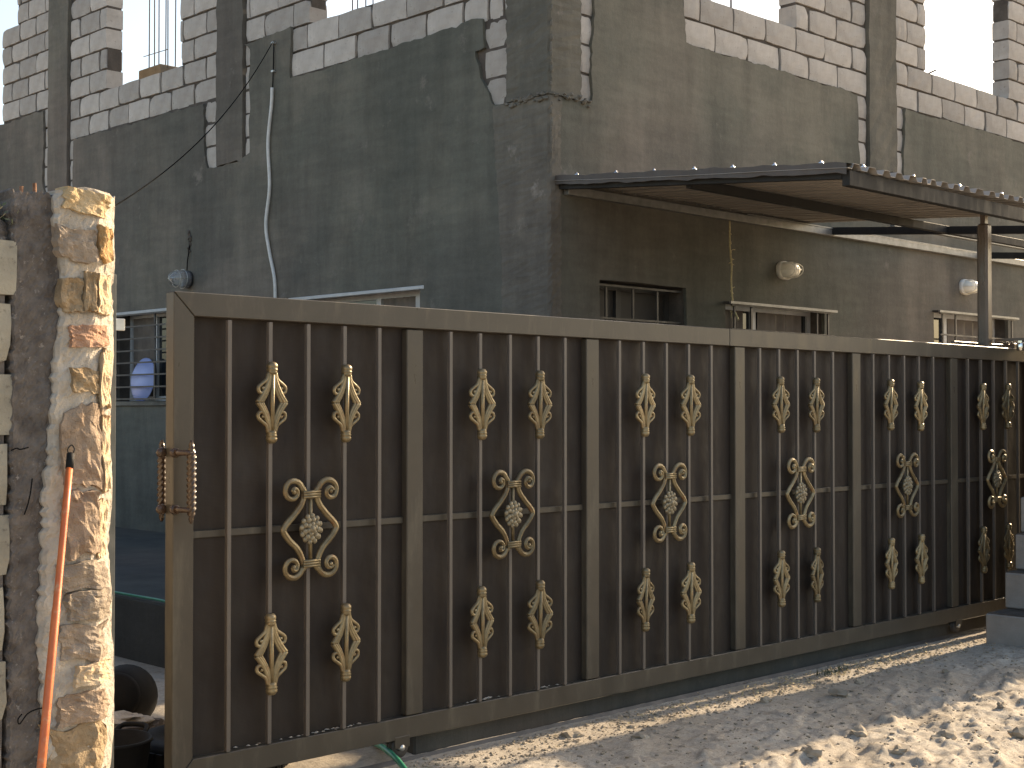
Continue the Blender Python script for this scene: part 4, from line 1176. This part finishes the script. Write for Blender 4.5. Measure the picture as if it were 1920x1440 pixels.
ch_ = thing('broken_block', (-4.08, -1.12, 0), 'broken concrete lump with pale mortar on top beside the bucket', 'rubble')
G().bm(lump(None, .17, .12, .09, (-4.08, -1.12, .08), 5, 3, .6)).obj('lump', M['roughconcrete'], ch_)
G().bm(lump(None, .15, .10, .03, (-4.08, -1.12, .150), 8, 3, .7)).obj('mortar_cap', M['mortar'], ch_)
def tyre(c, label, tilt):
    t = thing('tyre', (c[0], c[1], 0), label, 'tyre')
    prof = [(.20, -.075), (.27, -.09), (.315, -.08), (.33, -.05), (.335, 0), (.33, .05), (.315, .08), (.27, .09), (.20, .075), (.205, 0), (.20, -.075)]
    o = link_mesh('carcass', G().lathe(prof, (0, 0, 0), 'Z', 40).mesh('tyre'), t, (c[0], c[1], c[2]), M['black']); o.rotation_euler = tilt
    g = G()
    for k in range(44):
        a = 2 * math.pi * k / 44; ca, sa_ = math.cos(a), math.sin(a)
        for h0, h1 in ((-.055, -.012), (.012, .055)):
            vv = []
            for h_ in (h0, h1):
                for da in (-.05, .05):
                    for rr2 in (.33, .345): vv.append((rr2 * math.cos(a + da), rr2 * math.sin(a + da), h_))
            g.add(vv, [(0, 1, 3, 2), (4, 6, 7, 5), (0, 4, 5, 1), (2, 3, 7, 6), (0, 2, 6, 4), (1, 5, 7, 3)])
    q = link_mesh('tread', g.mesh('tread'), t, (c[0], c[1], c[2]), M['black']); q.rotation_euler = tilt; q['kind'] = 'stuff'
t = thing('black_tub', (-4.50, -1.76, 0), 'small round black rubber tub standing just inside the gate opening', 'tub')
G().lathe([(0, .0), (.12, .0), (.135, .012), (.162, .23), (.172, .235), (.172, .247), (.160, .247), (.13, .03), (0, .025)], (-4.50, -1.76, -.01), 'Z', 40).obj('body', M['black'], t)
for a in (0.6, 0.6 + math.pi):
    c_ = Vector((-4.50 + .168 * math.cos(a), -1.76 + .168 * math.sin(a), .225)); tn = Vector((-math.sin(a), math.cos(a), 0)); ou = Vector((math.cos(a), math.sin(a), 0))
    G().tube(smooth_path([c_ - tn * .07, c_ - tn * .05 + ou * .05 + Vector((0, 0, .02)), c_ + tn * .05 + ou * .05 + Vector((0, 0, .02)), c_ + tn * .07], 5), .011, 8).obj('handle', M['black'], t)
tyre((-3.98, -1.72, .088), 'worn black tyre lying flat behind the end of the gate', (0, 0, 0))
hs = G().tube(smooth_path([(-2.82, 3.2, .42), (-2.78, 2.1, .415), (-2.80, 1.26, .42), (-2.79, .95, .418), (-2.80, .66, .42), (-2.82, .2, .40), (-3.0, -.1, .02), (-2.7, -.9, .02)], 8), .009, 8)
put_props(hs.obj('garden_hose', M['hose'], org=(-2.8, 1, .41)), 'thin green hose lying along the edge of the concrete apron', 'hose')
hs = G().tube(smooth_path([(-2.9, -1.2, .03), (-3.1, -1.7, .03), (-3.21, -1.94, .03), (-3.29, -2.09, .05), (-3.37, -2.28, .045), (-3.44, -2.45, .02), (-3.62, -2.8, .025), (-4.0, -3.1, .02), (-4.5, -3.15, .02)], 8), .0135, 10)
put_props(hs.obj('garden_hose', M['hose'], org=(-3.3, -2.1, 0)), 'bright green garden hose passing out under the gate beside its roller', 'hose')

# ------------------------------------------------------------------ loose stuff on the ground
r = random.Random(55)
def scatter(name, n, region, size, mat, label, seed_, flat=.6, bias=None):
    r = random.Random(seed_); g = G(); base = []
    for s_ in range(6):
        bm = bmesh.new(); bmesh.ops.create_icosphere(bm, subdivisions=1, radius=1)
        for q in bm.verts: q.co *= r.uniform(.7, 1.25)
        bm.verts.ensure_lookup_table(); bm.verts.index_update()
        base.append(([q.co.copy() for q in bm.verts], [[w.index for w in f.verts] for f in bm.faces])); bm.free()
    xs = np.array([r.uniform(region[0], region[1]) for _ in range(n)]); ys = np.array([region[2] + (region[3] - region[2]) * (r.random() ** (bias or 1)) for _ in range(n)])
    zs = ground_h(xs, ys)
    for x, y, z in zip(xs, ys, zs):
        s_ = size[0] + (size[1] - size[0]) * r.random() ** 3.2; V_, F_ = r.choice(base); a = r.uniform(0, 6.28); ca, sa_ = math.cos(a), math.sin(a); e = r.uniform(.7, 1.5)
        g.add([(x + (q.x * ca * e - q.y * sa_) * s_, y + (q.x * sa_ * e + q.y * ca) * s_, z + q.z * s_ * flat + s_ * flat * .35) for q in V_], F_)
    o = g.obj(name, mat); return put_props(o, label, 'soil', kind='stuff')
scatter('gravel', 4200, (-4.2, 2.2, -4.3, -2.2), (.002, .013), M['pebble'], 'fine gravel and soil crumbs scattered before the gate', 81)
scatter('gravel', 2600, (-4.2, 1.9, -2.62, -2.22), (.003, .013), M['pebble'], 'crumbly soil along the foot of the gate', 82)
r = random.Random(91); g = G()
for i in range(800):                                        # dry leaf litter and straw along the sunlit strip
    x = r.triangular(-3.0, 1.8, 0.9); y = r.gauss(-2.40, .085)
    z = float(ground_h(x, y)) + r.uniform(.001, .012); a = r.uniform(0, 6.28); L = r.uniform(.008, .034); w_ = r.uniform(.0015, .008)
    d1 = Vector((math.cos(a), math.sin(a), r.uniform(-.1, .7))).normalized() * L; d2 = Vector((-math.sin(a), math.cos(a), r.uniform(-.3, .5))).normalized() * w_
    p = Vector((x, y, z)); g.add([p, p + d1 * .5 + d2, p + d1, p + d1 * .5 - d2], [(0, 1, 2, 3)])
put_props(g.obj('leaf_litter', M['straw']), 'dry straw and leaf litter strewn along the foot of the gate', 'litter', kind='stuff')
r = random.Random(93)
for i, (x, y, s_) in enumerate([(-0.55, -2.82, .035), (0.35, -3.62, .06), (-0.2, -3.6, .04), (-1.35, -3.42, .05), (-1.1, -3.75, .045), (-2.2, -2.72, .03), (-2.35, -2.42, .04), (-2.0, -2.5, .02),
                                (-0.1, -2.66, .03), (0.9, -3.3, .04), (-0.75, -3.95, .06), (-1.9, -3.5, .045), (0.5, -2.9, .03), (-1.55, -3.75, .04), (-1.0, -2.62, .03)]):
    bm = bmesh.new(); bmesh.ops.create_icosphere(bm, subdivisions=2, radius=1)
    z = float(ground_h(x, y)); sx, sy = r.uniform(.9, 1.7), r.uniform(.7, 1.1); a = r.uniform(0, 3)
    for q in bm.verts:
        n = q.co.copy(); h_ = s_ * (1 + 1.1 * float(fbm(n.x * 2 + i, n.y * 2 + n.z * 1.5, 300 + i, 3)))
        vx, vy = n.x * sx * h_, n.y * sy * h_
        q.co = Vector((x + vx * math.cos(a) - vy * math.sin(a), y + vx * math.sin(a) + vy * math.cos(a), z + (n.z * .55 + .15) * h_))
    put_props(G().bm(bm).obj('earth_clod', M['pebble'], org=(x, y, z)), 'pale clod of dried earth lying on the trampled ground before the gate', 'clod', 'earth clods before the gate')
# tuft of green weed at the gate foot
r = random.Random(97); g = G()
for i in range(60):
    p = Vector((0.05 + r.gauss(0, .09), -2.36 + r.gauss(0, .03), 0)); p.z = float(ground_h(p.x, p.y)); L = r.uniform(.02, .06)
    tip = p + Vector((r.gauss(0, .02), r.gauss(0, .02), L)); d2 = Vector((r.gauss(0, 1), r.gauss(0, 1), 0)).normalized() * .004
    g.add([p - d2, p + d2, tip], [(0, 1, 2)])
put_props(g.obj('weed_tuft', M['leaf'], org=(0.05, -2.36, 0)), 'small dark green weed tuft at the foot of the gate', 'weed')
